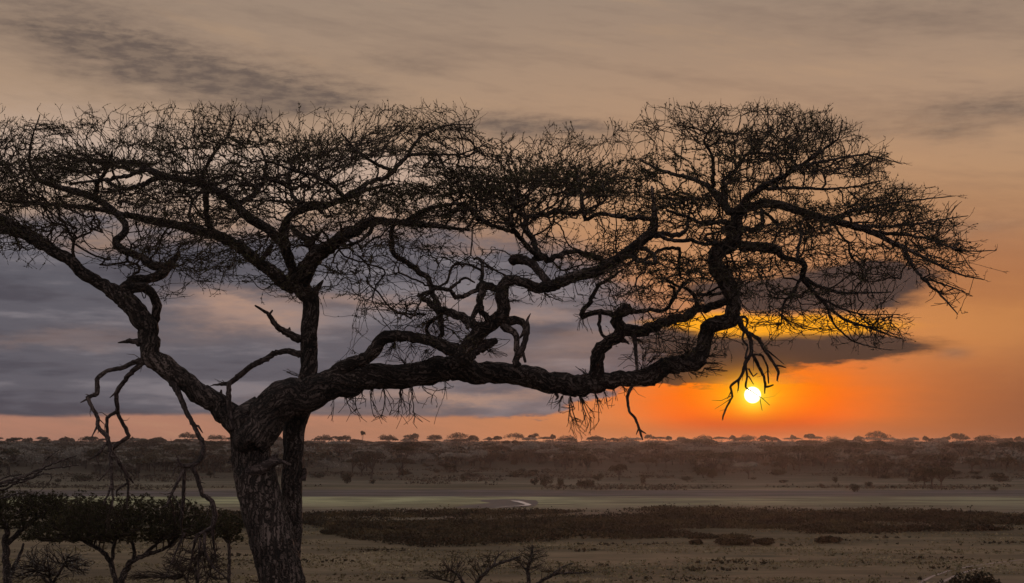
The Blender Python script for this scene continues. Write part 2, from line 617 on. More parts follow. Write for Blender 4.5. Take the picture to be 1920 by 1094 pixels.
ys = list(np.linspace(-300, 0, 10)) + list(np.linspace(5, 440, 110)) + list(np.linspace(450, 1700, 70)) + list(np.linspace(1850, 3000, 8))
xs = np.concatenate([np.linspace(-2400, -700, 10), np.linspace(-640, 640, 90), np.linspace(700, 2400, 10)])
gv = [(float(x), float(y), gz(x, y)) for y in ys for x in xs]
nx = len(xs)
gf = [(j * nx + i, j * nx + i + 1, (j + 1) * nx + i + 1, (j + 1) * nx + i) for j in range(len(ys) - 1) for i in range(nx - 1)]
M_ground, gb = newmat('savanna_ground')
nt = M_ground.node_tree
geo = nt.nodes.new('ShaderNodeNewGeometry')
sg = nt.nodes.new('ShaderNodeSeparateXYZ')
nt.links.new(geo.outputs['Position'], sg.inputs[0])
GX, GY = G(sg.outputs[0]), G(sg.outputs[1])
n1 = nnoise(comb(GX * 0.010, GY * 0.045, 0.0), 1.0, 5, 0.6)
n2 = nnoise(comb(GX * 0.06, GY * 0.22, 4.0), 1.0, 6, 0.65)
n3 = nnoise(comb(GX * 0.9, GY * 0.9, 9.0), 1.0, 4, 0.7)
n4 = nnoise(comb(GX * 0.02, GY * 0.02, 21.0), 1.0, 3, 0.6)
gy = GY + (n1 - 0.5) * 44.0 + (n2 - 0.5) * 16.0
T = lambda d: (d - 100.0) / 500.0
zone = ramp(cl((gy - 100.0) * (1 / 500.0)), [
    (T(120), C(.15, .108, .070)), (T(150), C(.19, .142, .092)), (T(178), C(.16, .12, .076)), (T(205), C(.080, .068, .042)),
    (T(255), C(.17, .135, .105)), (T(270), C(.22, .19, .135)), (T(296), C(.40, .40, .235)), (T(318), C(.42, .42, .25)), (T(330), C(.125, .105, .108)),
    (T(368), C(.125, .105, .108)), (T(378), C(.20, .165, .115)), (T(398), C(.085, .072, .045)), (T(425), C(.155, .135, .10)), (T(470), C(.090, .075, .056)),
    (T(599), C(.042, .034, .027))], 'LINEAR')
zone = mixc(sstep(GX + (n2 - 0.5) * 60.0, -4.0, 22.0) * sstep(gy, 262.0, 275.0) * (1.0 - sstep(gy, 322.0, 335.0)) * 0.62, zone, C(.17, .15, .11))
patch = mixc(cl((n2 - 0.50) * 5.0) * 0.65, zone, C(.060, .054, .030))
patch = mixc(cl((0.45 - n2) * 4.0) * 0.50 * (1.0 - sstep(gy, 230.0, 300.0)), patch, C(.27, .24, .13))
patch = mixc(cl((n4 - 0.55) * 5.0) * 0.35, patch, C(.16, .115, .105))
patch = mixc(cl((n3 - 0.5) * 2.0) * 0.35, patch, C(.05, .042, .028))
nt.links.new(patch, gb.inputs['Base Color'])
patch = mixc(sstep(nnoise(comb(GX * 0.035, GY * 0.10, 55.0), 1.0, 6, 0.62), 0.40, 0.62), mixc(0.55, patch, C(.03, .026, .016)), patch)
nt.links.new(patch, gb.inputs['Base Color'])
gb.inputs['Roughness'].default_value = 0.95
gb.inputs['Specular IOR Level'].default_value = 0.1
bn = nt.nodes.new('ShaderNodeBump')
bn.inputs['Strength'].default_value = 0.6
bn.inputs['Distance'].default_value = 0.25
nt.links.new((n2 * 0.6 + n3 * 0.5).s, bn.inputs['Height'])
nt.links.new(bn.outputs[0], gb.inputs['Normal'])
me = bpy.data.meshes.new('ground')
me.from_pydata(gv, [], gf)
me.polygons.foreach_set('use_smooth', [True] * len(gf))
tag(link('ground', me, M_ground), 'dry grassy plain with green and bare brown bands', kind='structure')


def on_ground(px, py, lo=100.0, hi=2500.0):
    """world ground point seen at a pixel"""
    x, y, z = ray(px, py)
    D = lo
    while D < hi:
        if CAMZ + z / y * D <= gz(x / y * D, D):
            return Vector((x / y * D, D, gz(x / y * D, D)))
        D *= 1.004
    return Vector((x / y * hi, hi, gz(x / y * hi, hi)))


def sheet(name, rows, mat, lift=0.02):
    """rows of left/right pixel pairs draped on the ground"""
    vs, fs = [], []
    for (xa, ya, xb, yb) in rows:
        for t in (0.0, 0.5, 1.0):
            p = on_ground(xa + (xb - xa) * t, ya + (yb - ya) * t)
            vs.append((p.x, p.y, p.z + lift))
    for i in range(len(rows) - 1):
        for k in range(2):
            a = i * 3 + k
            fs.append((a, a + 1, a + 4, a + 3))
    me = bpy.data.meshes.new(name)
    me.from_pydata(vs, [], fs)
    return link(name, me, mat)


# water of the stream, lying in a shallow of the plain
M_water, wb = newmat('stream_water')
wb.inputs['Base Color'].default_value = (0.66, 0.60, 0.56, 1)  # pale base colour stands in for bright sky reflected on the water
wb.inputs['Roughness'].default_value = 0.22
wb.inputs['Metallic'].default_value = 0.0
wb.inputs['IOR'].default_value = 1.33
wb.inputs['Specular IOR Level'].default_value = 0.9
tcw = M_water.node_tree.nodes.new('ShaderNodeTexCoord')
hw = nnoise(tcw.outputs['Object'], 2.0, 3, 0.5)
bw = M_water.node_tree.nodes.new('ShaderNodeBump')
bw.inputs['Strength'].default_value = 0.1
bw.inputs['Distance'].default_value = 0.02
M_water.node_tree.links.new(hw.s, bw.inputs['Height'])
M_water.node_tree.links.new(bw.outputs[0], wb.inputs['Normal'])
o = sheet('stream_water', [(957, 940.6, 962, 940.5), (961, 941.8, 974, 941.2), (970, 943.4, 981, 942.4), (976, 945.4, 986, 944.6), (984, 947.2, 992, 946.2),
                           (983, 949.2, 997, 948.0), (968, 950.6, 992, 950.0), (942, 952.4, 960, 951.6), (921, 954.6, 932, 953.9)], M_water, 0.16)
tag(o, 'thin winding stream with painted pale sky glint on the plain', kind='structure')
M_mud = simple('wet_mud', [(.3, C(.035, .03, .03)), (.7, C(.06, .05, .048))], 0.2, rough=0.6)
o = sheet('mud_flat', [(905, 938.0, 965, 936.5), (900, 940.5, 1005, 939.0), (920, 944.0, 1010, 943.0), (870, 949.0, 1004, 950.5), (850, 953.0, 935, 953.5)], M_mud, 0.05)
tag(o, 'dark wet mud along the winding stream', kind='structure')
M_track = simple('bare_track', [(.3, C(.24, .18, .165)), (.7, C(.33, .26, .24))], 0.5)
for rows in ([(1720, 1094, 1728, 1094), (1745, 1082, 1752, 1082), (1775, 1072, 1782, 1072), (1810, 1064, 1822, 1063.5), (1860, 1057, 1870, 1056.5), (1925, 1049, 1935, 1048)],
             [(1758, 1094, 1768, 1094), (1790, 1080, 1798, 1080), (1815, 1070.5, 1824, 1070.5), (1850, 1064, 1858, 1063.5), (1925, 1055, 1935, 1054)]):
    o = sheet('track', rows, M_track, 0.03)
    tag(o, 'faint bare wheel track crossing the plain at lower right', kind='structure')

# ------------------------------------------------------------------ the great acacia
TD = 20.0                        # metres to the tree
root = empty('acacia_tree', (P(535, 1200, TD).x, TD, gz(P(535, 1200, TD).x, TD)))
tag(root, 'huge bare flat-topped acacia with leaning double trunk and long horizontal bough', 'tree')
bpy.context.view_layer.update()
inv = Vector(root.location)

# kind, depth drift in metres along the limb, points "x y half-width" in photo pixels.  T trunk, B bough, S branch, D dead wood, K stub
LIMBS = """
T 0|556 1300 74,546 1230 60,541 1170 50,529 1094 42,511 1015 44,495 967 43,484 918 42,473 869 39,470 837 38,470 811 41,472 788 46,474 772 40
T2 .5|548 1180 40,540 1090 26,546 1030 18,552 985 16,550 950 18,547 918 20,549 879 20,550 847 19,550 821 20,553 793 21,562 765 23,572 735 21,578 700 18,580 679 17,579 630 16.5,583 579 16,580 559 17,567 543 19,556 520 19
B 0|468 830 30,486 800 36,508 776 33,545 744 33,590 733 29,640 717 27,690 709 24,745 706 22,800 697 24,825 690 25,860 694 22,920 701 20,975 704 20,1030 717 20,1070 725 20,1110 720 17,1155 713 15,1200 709 14,1224 705 19,1245 688 17,1283 682 15,1306 675 17,1318 655 14.5,1323 637 15,1328 614 15,1347 606 14,1370 601 15,1374 574 13.5,1370 548 15,1360 524 17,1344 504 15,1341 487 13,1348 471 14,1370 458 16,1378 435 14,1380 412 11,1378 398 8
B -.3|470 830 28,458 805 27,432 778 23,407 756 20,382 742 19,343 713 18.5,305 684 19,284 669 18,282 651 18,279 631 17,277 610 18,262 592 18,240 566 18,223 552 16,200 538 12,179 527 11,154 510 11,128 487 11,97 467 11,64 449 12,33 431 11,0 410 10,-50 385 9,-110 360 7,-170 345 4
B 1.2|560 530 18,539 533 15,514 513 12.5,483 490 11,455 467 11,424 449 10,393 438 9.5,360 430 9,333 423 8,282 413 8,243 405 6,179 392 4.5,115 385 4,38 380 3,-30 372 2
B -1.2|556 530 18,570 510 17,583 490 15,603 472 14,629 454 12,654 438 11,680 423 10,698 415 8.5,737 416 6,795 421 6,834 426 4,880 432 2.5
B -.6|555 525 14,549 508 10,544 484 10,534 459 10.5,531 433 9,542 407 6.5,570 392 7,609 385 6.5,647 372 5.5,686 357 4,740 345 2.5
B .9|540 462 9,526 451 9,498 428 9,470 410 9.5,442 386 8.5,417 364 8,386 349 7,346 338 7,307 330 7,276 316 7,251 305 5,179 303 3,110 290 2
B .6|230 546 13,246 528 9.5,276 523 9,303 516 9.5,315 502 9.5,328 484 6,335 472 3
B 1.6|312 502 9,284 497 8.5,264 482 7.5,238 472 7,220 461 7.5,218 451 8,233 438 7,236 423 6.5,225 408 6,205 390 7,179 372 7,141 359 6.5,102 349 5,60 335 3
B .15|246 541 11,269 538 9.5,287 554 8.5,294 574 8.5,292 597 8.5,280 612 9
K 0|268 643 10,254 641 6,243 640 5,221 643 1
B -.7|612 708 12,642 689 13,680 674 11,703 658 13,712 638 12,739 630 11.5,782 634 10,821 643 11,840 653 12,861 660 14,884 668 14
B -.5|868 676 19,874 660 16,886 637 14.5,912 614 13.5,938 596 13,945 580 12.5,943 560 12.5,943 541 12,949 528 11,966 526 9.5,989 534 9.5,1014 540 10,1040 534 11,1078 519 10,1117 509 10.5,1153 490 10.5,1183 469 10,1209 448 9.5,1224 432 10,1227 410 7,1226 385 4,1222 350 2.5
K .3|880 660 13,900 651 11,918 644 9,930 640 6
S .7|897 612 9,879 600 9,856 590 8.5,830 585 8,817 577 7.5,802 564 6,784 554 4
S .8|822 582 7,818 565 6,810 544 5.5,802 523 5.5,779 503 5.5,753 487 5.5,738 477 5,735 457 4.5,735 431 4.5,743 418 4.5,758 414 3,800 408 2
S -.2|822 580 6,828 605 5.5,829 626 4.5,820 638 4.5
S .2|817 596 4.5,802 610 4,801 624 3.5,808 632 3
S -.4|934 543 7,909 537 9,899 557 7.5,897 575 6.5,886 596 5,876 616 4
S .1|903 575 6,906 585 6,915 600 7
S -.5|897 543 5,884 549 4.5,869 556 4.5,853 559 4.5,843 544 4,822 541 4,800 549 3.5,785 555 3.5
S .4|845 541 3.5,860 528 3,874 521 2.5,890 530 1.5
S .5|897 540 5,903 525 4,904 510 3.6,903 490 3.6,893 484 3,889 488 1.5
S .3|904 490 2.5,925 505 2,950 518 1.5
S .1|943 605 10,971 603 8.5,984 610 6,981 624 4,975 634 2
S -.2|943 609 9,963 621 7,968 637 6,968 662 6.5,970 686 8
K 0|972 668 7,984 642 5.5,989 616 5,989 600 2.6,995 588 .8
K 0|979 655 3.5,985 680 2.5
K .6|1027 529 8,1009 508 7.5,996 493 8.5,976 487 9.5,960 490 9
S 1.4|1014 485 7,1006 468 5.5,996 444 5.5,984 426 6,986 408 5,968 395 4,962 380 3,975 360 2.4
S -1.4|1006 480 5,981 454 4.8,963 429 4.5,959 406 4.3,965 390 3.5,985 380 2.5
S .9|1000 486 5,1014 484 8,1027 486 6,1053 477 5.2,1078 472 4.7,1104 477 4.7,1130 487 4.7,1146 493 4
S 1.5|986 408 4,1014 404 4.6,1040 397 4.2,1078 400 4.2,1098 396 3,1130 380 2.4
S .5|1225 412 5,1194 407 4.8,1183 410 4.8,1142 403 4,1117 403 3.8,1096 412 4,1091 380 4,1086 346 3.6,1080 315 2
S 1.4|1226 437 6,1245 439 4.5,1270 441 5,1288 431 3.6,1290 408 3,1300 380 2
S -.4|1225 440 5,1258 451 3.6,1296 451 4.2,1319 459 3.4,1345 457 4
S -1.0|1195 462 5,1215 470 4,1228 480 4,1229 494 4,1206 493 3.5,1180 480 3
S 1.1|1180 475 5,1205 490 4,1240 468 3,1274 468 3.4,1273 500 2.6,1276 520 2
B -.4|1119 712 15,1119 690 14,1119 675 13.5,1125 657 13,1142 641 11.5,1160 630 12.5,1164 614 13,1155 602 11,1160 590 10,1176 577 12.5
K 0|1160 636 7,1172 640 4,1180 646 1
S .4|1163 620 11,1186 622 12,1219 612 10.5,1258 602 9,1296 589 8.8,1327 575 8,1362 566 8
S .5|1155 594 6,1127 584 5.2,1091 594 5,1094 582 5,1109 561 4.4,1122 535 3.6,1147 520 3,1170 505 2
S -.2|1124 586 3.6,1124 615 3.4,1132 632 3.2,1148 631 3
S -.7|1182 586 5,1219 581 4,1247 581 3.8,1263 558 3.6,1263 540 3.2,1252 536 2
S .5|1262 560 3.2,1276 540 3.2,1290 530 2
S -.5|1309 576 4.5,1304 556 4.5,1291 543 3.2,1268 535 2.6,1240 520 1.8
S .6|1307 553 3.2,1347 551 3,1365 545 3
D -.2|1188 626 7,1191 650 4.4,1195 695 3.2
D -.4|1186 722 4,1176 744 3.4,1180 772 2.8,1191 785 2.8,1199 806 2.8,1205 825 1.5
D 0|1199 806 1.8,1211 813 .8
D 0|1197 805 2,1193 815 1
D 0|1042 735 4,1046 745 3,1042 750 1.5
D -.5|1384 598 8,1392 614 6,1401 624 5.2,1408 640 4.6,1409 662 4.4,1398 680 4.2,1393 698 3.5,1386 711 3.2,1370 724 2.6,1373 744 2.3,1363 762 2.2,1356 780 2.2,1355 788 1
D -.3|1404 624 4,1424 637 4.2,1434 657 3.8,1450 680 3.3,1460 698 3,1457 714 1.5
D 0|1455 686 2.4,1462 686 2,1474 690 1
D .1|1437 656 2.2,1470 683 .9
D .3|1409 662 4,1421 683 3.6,1432 706 3.1,1436 726 2.6,1450 722 1.4
D 0|1434 720 2.2,1434 738 1.2
D .3|1414 665 2.4,1429 667 2.6,1439 688 2.2,1441 719 1.5
D -.2|1396 618 3,1392 637 2.4,1402 650 2.3,1397 672 2.4
D .2|1386 596 4,1396 594 2.8,1402 600 2.6,1399 614 2
D .2|1398 684 2.8,1401 706 2.3,1398 726 2,1409 734 1.1,1429 747 .8,1443 760 .6
D 0|1424 744 .9,1429 770 .6
D 0|1386 711 1.8,1384 733 1
D 0|1404 692 2,1412 706 1.6,1420 700 1.1
D 0|1404 706 1.5,1413 721 .8
D 0|1371 734 1.6,1364 748 .8
B .8|1390 462 11,1424 463 9.5,1450 467 10,1460 468 9,1463 480 6,1488 488 5,1501 490 6,1509 500 6,1504 520 5.4,1524 545 4,1550 573 3.2,1583 599 2.8,1627 614 2.4,1657 625 1.7,1686 635 1
S .8|1504 520 5,1537 538 4,1568 548 3.2,1606 550 2.4,1670 548 1.4
S -.4|1502 524 3.5,1494 533 2.8,1489 548 2.7,1471 566 3,1467 586 2.2,1465 609 1
S .6|1494 486 4,1497 465 3,1502 440 3,1500 415 3
S .8|1550 573 2.8,1565 610 2,1600 640 1.6,1640 652 1,1672 657 .7
S -1|1540 560 2.6,1580 580 2,1620 590 1.6,1688 590 .8
B -1.6|1380 412 9,1398 392 8.6,1437 382 8.4,1478 389 8,1517 402 7.4,1555 412 7,1594 423 6.2,1632 435 5.4,1670 453 4.8,1709 472 3.8,1745 490 2.8,1800 515 1.6,1845 525 .8
S -.8|1690 462 3.6,1711 497 3.4,1729 522 3,1755 545 2.5,1780 571 1.9,1796 590 .8
S .8|1729 522 2.4,1760 530 1.8,1800 545 1.2,1822 555 .7
S -.6|1632 435 4,1690 440 3.2,1740 448 2.4,1800 470 1.8,1868 470 .8
S 1|1560 412 4.5,1600 395 3.4,1650 385 2.6,1720 375 1.8,1790 368 .8
S 1.4|1594 423 4.4,1660 425 3,1720 420 2.2,1780 410 1.4,1815 405 .8
S -1.5|1380 400 8,1398 375 7.6,1424 354 6.2,1462 334 5.2,1501 311 4.4,1530 290 3.4,1570 262 2,1580 225 .9
S .8|1501 311 3.6,1560 300 2.6,1620 290 1.7,1692 308 .8
S .8|1424 354 4.6,1480 352 3.4,1540 355 2.6,1610 350 1.6,1655 338 .9
S 1.5|1377 402 8,1362 390 7.5,1347 372 7,1334 355 6.5,1322 344 4.5,1283 331 4.2,1240 320 3,1200 300 2
S .5|1360 388 6,1361 359 5,1357 339 4,1380 318 3.2,1400 290 2.4,1440 250 1.4,1438 205 .8
S -1|1336 357 5,1337 321 4.2,1335 290 3,1320 262 2,1360 207 .8
S -1.2|1378 420 6,1352 415 5,1320 420 4,1290 408 3.2,1250 395 2.5
S 1.0|1384 425 6,1415 432 5,1430 415 4.4,1428 395 3.4,1460 420 2.6
S -1.4|399 437 7.5,391 418 6,387 390 6,387 359 6,380 330 4,400 290 3,430 250 1.6,442 210 .8
S 1|370 430 4,355 405 3,362 375 2.6,385 352 2.6
S 1.8|442 386 6,470 372 5,490 345 4,500 310 3.2,490 280 2.2
S -2|647 372 5,625 350 4,590 330 3.4,550 320 2.6,500 300 2
S 1.6|570 392 5,548 366 4,542 330 3.6,550 300 2.6,580 270 1.6
S .9|647 370 5,690 345 5,730 328 4.4,765 290 4,790 255 2.8,840 235 1.8,888 234 .8
S -1.2|740 322 4,700 305 3.2,670 285 2.6,640 250 1.6
S -.6|765 290 3.6,800 290 2.8,860 290 2,915 270 1
S .7|307 330 6,270 345 4.6,230 355 3.6,185 330 3,160 290 2.2
S 1.2|276 316 6,240 330 4,190 338 3,130 345 2.4
S -1.5|179 372 6,182 345 4.4,200 320 3.2,210 285 2.2
S -1|102 349 5,70 335 4,55 300 3,60 260 2,75 215 .9
S .8|583 462 8,568 444 5.6,549 431 4.6,535 415 3
K 0|588 470 9,583 451 8,595 443 5,602 436 1
S -.4|590 466 6,616 454 4.6,636 446 4,655 452 3
K 0|488 493 5.5,500 474 5,511 460 5
K 0|586 560 9,592 545 6.5,598 537 5,606 526 2
S -.5|706 415 4.5,690 440 3.5,670 455 3,640 462 2
S 1.5|834 405 4,872 385 4.4,898 408 5,923 423 4.2,962 436 3.2,975 440 2
S -1.5|760 416 4,800 392 4,834 385 3.5,872 380 3
S 1|33 441 7,0 428 7,-50 405 6,-120 380 4
D -.4|562 637 10,539 625 7.5,519 612 6.5,503 589 4.5,478 573 1.5
D 0|505 591 3,511 582 1.5
D .1|540 623 4,543 615 2
D .4|564 665 8,539 659 6.5,519 661 6,498 674 6.5,471 687 6,446 707 6.5,430 719 5.5,412 721 3,399 722 1.5
D@19.8 0|430 718 5.5,429 735 5.5,429 759 5.5,434 785 6.5,438 805 6
D 0|497 672 3,486 676 4,492 682 2
D@19.78 -.1|464 884 12,478 882 12,494 877 12,513 867 10,526 866 5,545 872 2
K@19.75 0|505 868 7,516 858 6,521 852 2
K 0|566 900 8,570 885 6,572 878 3
K 0|408 754 4,413 742 4,415 731 1.5
D -.4|280 672 10,265 677 7,254 679 6,228 691 4.8,202 695 4.8,182 710 5.2,182 738 5.5,164 746 4.2,177 771 4.2,183 784 4.2,183 800 4.2,200 818 5,205 830 5,207 847 5.2,209 878 3.8,210 911 3.2,212 937 2,209 955 1.2
D 0|210 905 2.6,202 929 2.4,193 946 1.2
D -.2|201 830 3.4,184 852 3,166 863 1.4
D 0|180 855 2.2,186 873 1
D 0|206 880 2.2,186 901 1
D .2|210 847 4.4,228 875 4,241 893 3,250 906 1.5
D 0|234 885 3,241 911 2.8,239 934 2.4,238 957 1
D 0|239 906 2.4,220 919 2.4,218 932 1.2
D .4|268 680 7,248 697 5.4,233 715 4.8,218 738 5,220 764 5,222 779 4.2,236 805 4.2,241 820 4.6,220 833 4.2,207 845 5
D 0|219 772 4,201 784 3.8,201 812 3.4,203 824 3
D 0|165 748 3,151 755 1
D 0|182 800 2.6,172 820 1
D 0|216 738 3,206 746 1
D -.5|312 700 10,325 720 8.5,335 738 7,348 769 5.4,359 789 5,369 810 5,379 828 5.4,382 846 5.6,373 865 5.6,360 873 5,353 874 5,340 873 4,333 860 2.4
D 0|357 795 2.6,372 800 2.4,380 812 1
D .2|361 874 5.4,369 891 5.2,374 910 4.6,379 927 4.6,397 939 5,404 968 6,399 988 5.6,385 996 3.5,366 1005 1.6
D .2|346 876 4.4,345 900 4,344 930 4,342 957 3.8,340 985 2.4,343 1010 1.4
D -.2|344 880 3.4,333 905 3.2,318 934 3,312 950 2
D 0|334 872 3,328 880 2.4,324 892 1
D .3|318 934 2.2,325 958 1.2,330 985 .8
D -.3|322 926 1.6,335 945 1.2,344 965 .8
D .2|398 990 4,400 1012 2.6,402 1032 2.2,407 1060 1.4,412 1085 .8
D -.2|384 1000 4,384 1032 3,400 1065 2.6,424 1083 1
D .3|370 1002 3.4,362 1030 2.4,358 1060 2,348 1100 1.4
D 0|376 1010 3,372 1050 2.4,372 1100 1.6
D 0|346 1000 2.4,332 1030 2,320 1060 1.6,305 1095 .8
"""
samples = []                     # (px, py, depth, r_px, node index, alive)
nodes_p, nodes_par, nodes_dir, nodes_seed, nodes_lr = [], [], [], [], []


def limb_depth(x, y):
    best = None
    for s in samples:
        d = (s[0] - x) ** 2 + (s[1] - y) ** 2
        d = math.sqrt(d) - s[3] * 0.7
        if best is None or d < best[0]:
            best = (d, s[2])
    return best[1]


ncount = 0
for line in LIMBS.strip().splitlines():
    head, body = line.split('|')
    kind, drift = head.split()
    kind, _, dfix = kind.partition('@')
    drift = float(drift)
    pts = [tuple(map(float, q.split())) for q in body.split(',')]
    if kind == 'T':
        d0 = TD
    elif kind == 'T2':
        d0 = TD + 0.25
    elif dfix:
        d0 = float(dfix)
    else:
        d0 = limb_depth(pts[0][0], pts[0][1])
    L = [0.0]
    for a, b in zip(pts, pts[1:]):
        L.append(L[-1] + math.hypot(b[0] - a[0], b[1] - a[1]))
    if kind == 'B' and len(pts) > 25:           # the long bough swings away and back
        dep = [d0 + 0.5 * math.sin(l / L[-1] * 3.0) - 0.2 for l in L]
    else:
        dep = [d0 + drift * (l / L[-1]) for l in L]
    k = ncount
    ncount += 1
    w = []
    for (x, y, r), d in zip(pts, dep):
        p = P(x, y, d) - inv
        w.append((p.x, p.y, p.z, r * d / F * (0.90 if kind[0] == 'T' else 0.96 if kind == 'B' else 0.86 if kind == 'D' else 0.95)))
    rmax = max(q[2] for q in pts[1:])
    if kind in ('T', 'T2'):
        me = tube(w, 64, 0.030, 0.05, 0.085, k * 3.7)
        name = 'trunk'
    elif kind == 'B':
        big = rmax > 15
        me = tube(w, 44 if big else 20, 0.030 if big else 0.045, 0.11, 0.085 if big else 0.06, k * 3.7, wander=0.3, ten=0.8)
        name = 'bough'
    elif kind == 'K':
        me = tube(w, 12, 0.03, 0.16, 0.06, k * 3.7, blunt=True, wander=0.3)
        name = 'broken_stub'
    elif kind == 'S':
        me = tube(w, 12, 0.05, 0.14, 0.03, k * 3.7, wander=0.9, ten=0.6)
        name = 'branch'
    else:
        me = tube(w, 10, 0.03, 0.16, 0.015, k * 3.7, wander=0.35, ten=0.35)
        name = 'dead_branch'
    o = link(name, me, M_dead if kind in 'DK' else M_bark, root)
    if (kind == 'D' and L[-1] > 55) or (kind == 'S' and L[-1] > 90):
        sA, sB, sr = [], [], []
        for _ in range(int(L[-1] / (16 if kind == 'D' else 30))):
            i = random.randrange(len(w) - 1)
            a_, b_ = Vector(w[i][:3]), Vector(w[i + 1][:3])
            q = a_.lerp(b_, random.random())
            ax = (b_ - a_).normalized()
            d_ = (Vector((random.uniform(-1, 1), random.uniform(-.5, .5), random.uniform(-1, 1))).cross(ax).normalized() + ax * random.uniform(.2, 1.1)).normalized()
            r_ = min(w[i][3], 0.02) * random.uniform(.25, .55)
            l_ = random.uniform(.04, .22) * (1.0 if random.random() < .35 else .5)
            for _k in range(2 if l_ > .1 else 1):
                e_ = q + d_ * l_
                sA.append(q); sB.append(e_); sr.append(r_)
                q = e_; d_ = (d_ + Vector((random.uniform(-.6, .6), 0, random.uniform(-.6, .6)))).normalized(); r_ *= .55; l_ *= .8
        V_, F_ = sticks(np.array(sA), np.array(sB), np.array(sr), np.array(sr) * .45, 5)
        tag(link('side_twigs', npmesh('side_twigs', V_, F_, True), M_dead, root), kind='stuff')
    # samples for attaching later limbs and twigs
    last = None
    for i in range(len(pts) - 1):
        n = max(1, int((L[i + 1] - L[i]) / 12))
        for j in range(n):
            t = j / n
            x = pts[i][0] + (pts[i + 1][0] - pts[i][0]) * t
            y = pts[i][1] + (pts[i + 1][1] - pts[i][1]) * t
            r = pts[i][2] + (pts[i + 1][2] - pts[i][2]) * t
            d = dep[i] + (dep[i + 1] - dep[i]) * t
            samples.append((x, y, d, r))
            if kind in 'BS' and r < 12.5 and y < 600:
                q = P(x, y, d)
                dr = P(*pts[i + 1][:2], dep[i + 1]) - P(*pts[i][:2], dep[i])
                nodes_p.append(q); nodes_par.append(-1); nodes_dir.append(dr.normalized()); nodes_lr.append(r)
            elif kind in 'BS' and r >= 12.5 and j % 3 == 0:
                pass

# canopy density read off the photograph: rows of 30 px from y=200, columns of 60 px from x=-120
GRID = """
22 2321124421123320000013555300000
55 5543346654466651020235677740000
77 7766667777777764234356778766200
88 8888888888887777555577888877740
88 8888888876556788998888888888510
88 8777776755578899999988888888653
77 7766777666678888665577888888765
66 6565666565567766544356778877776
64 4334544455555654532456766655675
20 1113455444332343345677665443554
00 0000355333433224334677666555132
00 0000122023231212323565156641033
00 0000000001122201001335124542012
00 0000000000012210000133122233300
00 0000000000001220000122211122200
00 0000000000112110000022200000000
"""
rows = [l.replace(' ', '') for l in GRID.strip().splitlines()]
K_DENS = 7.6


def spray(nseed_nodes, targets, jitter=1.4, seg=0.085, field=None):
    """grow twigs from the seed nodes to every target; returns segments with a flow count"""
    pos = [Vector(p) for p in nseed_nodes[0]]
    dr = [Vector(d) for d in nseed_nodes[1]]
    par = [-1] * len(pos)
    n0 = len(pos)
    kd = kdtree.KDTree(n0)
    for i, p in enumerate(pos):
        kd.insert(p, i)
    kd.balance()
    targets = sorted(targets, key=lambda t: kd.find(t)[2] + random.uniform(0, 0.12))
    built = n0
    tips = []
    for ti, t in enumerate(targets):
        if len(pos) - built > max(250, built * 0.04):
            kd = kdtree.KDTree(len(pos))
            for i, p in enumerate(pos):
                kd.insert(p, i)
            kd.balance()
            built = len(pos)
        best = None
        fo = field(t) if field else None
        for (co, i, dist) in kd.find_n(t, 12 if field else 7):
            dv = t - pos[i]
            c = dv.normalized().dot(dr[i]) if dist > 1e-5 else 0
            cost = dist * (1.0 + 0.55 * (1 - c))
            if fo is not None:
                cost *= 1.0 + 0.65 * (1 - (dv.normalized().dot(fo) if dist > 1e-5 else 1))
            if dv.z < 0:
                cost += -dv.z * 0.5
            if best is None or cost < best[0]:
                best = (cost, i, dist)
        _, i, dist = best
        if dist < 0.02:
            continue
        n = max(1, int(dist / seg))
        p0 = pos[i]
        p1 = p0 + dr[i] * dist * 0.24 + Vector((random.uniform(-1, 1), random.uniform(-1, 1), random.uniform(-1, 1))) * dist * 0.14
        prev = i
        for j in range(1, n + 1):
            s = j / n
            q = p0 * (1 - s) ** 2 + p1 * (2 * s * (1 - s)) + t * s * s
            if j < n:
                k = 0.0075 * jitter
                q = q + Vector((random.uniform(-k, k), random.uniform(-k, k), random.uniform(-k, k)))
            pos.append(q)
            par.append(prev)
            dr.append((q - pos[prev]).normalized())
            prev = len(pos) - 1
        tips.append(prev)
    flow = [0.0] * len(pos)
    for t in tips:
        flow[t] += 1
    for i in range(len(pos) - 1, n0 - 1, -1):
        if flow[i] and par[i] >= 0:
            flow[par[i]] += flow[i]
    return pos, par, dr, flow, n0, tips


EDGE_Y = [200, 235, 262, 300, 330, 345, 370, 395, 410, 440, 470, 500, 515, 530, 640, 660]
EDGE_X = [1560, 1590, 1640, 1655, 1640, 1680, 1760, 1740, 1785, 1800, 1820, 1800, 1790, 1690, 1690, 1640]
HUBS = [Vector(P(1378, 440, TD)), Vector(P(575, 500, TD)), Vector(P(240, 470, TD)), Vector(P(1010, 470, TD)), Vector(P(-150, 360, TD)), Vector(P(1500, 470, TD))]


def outward(t):
    h = min(HUBS, key=lambda q: (q - t).length)
    d = t - h
    d.z *= 0.38
    return d.normalized() if d.length > 1e-4 else Vector((0, 0, 1))


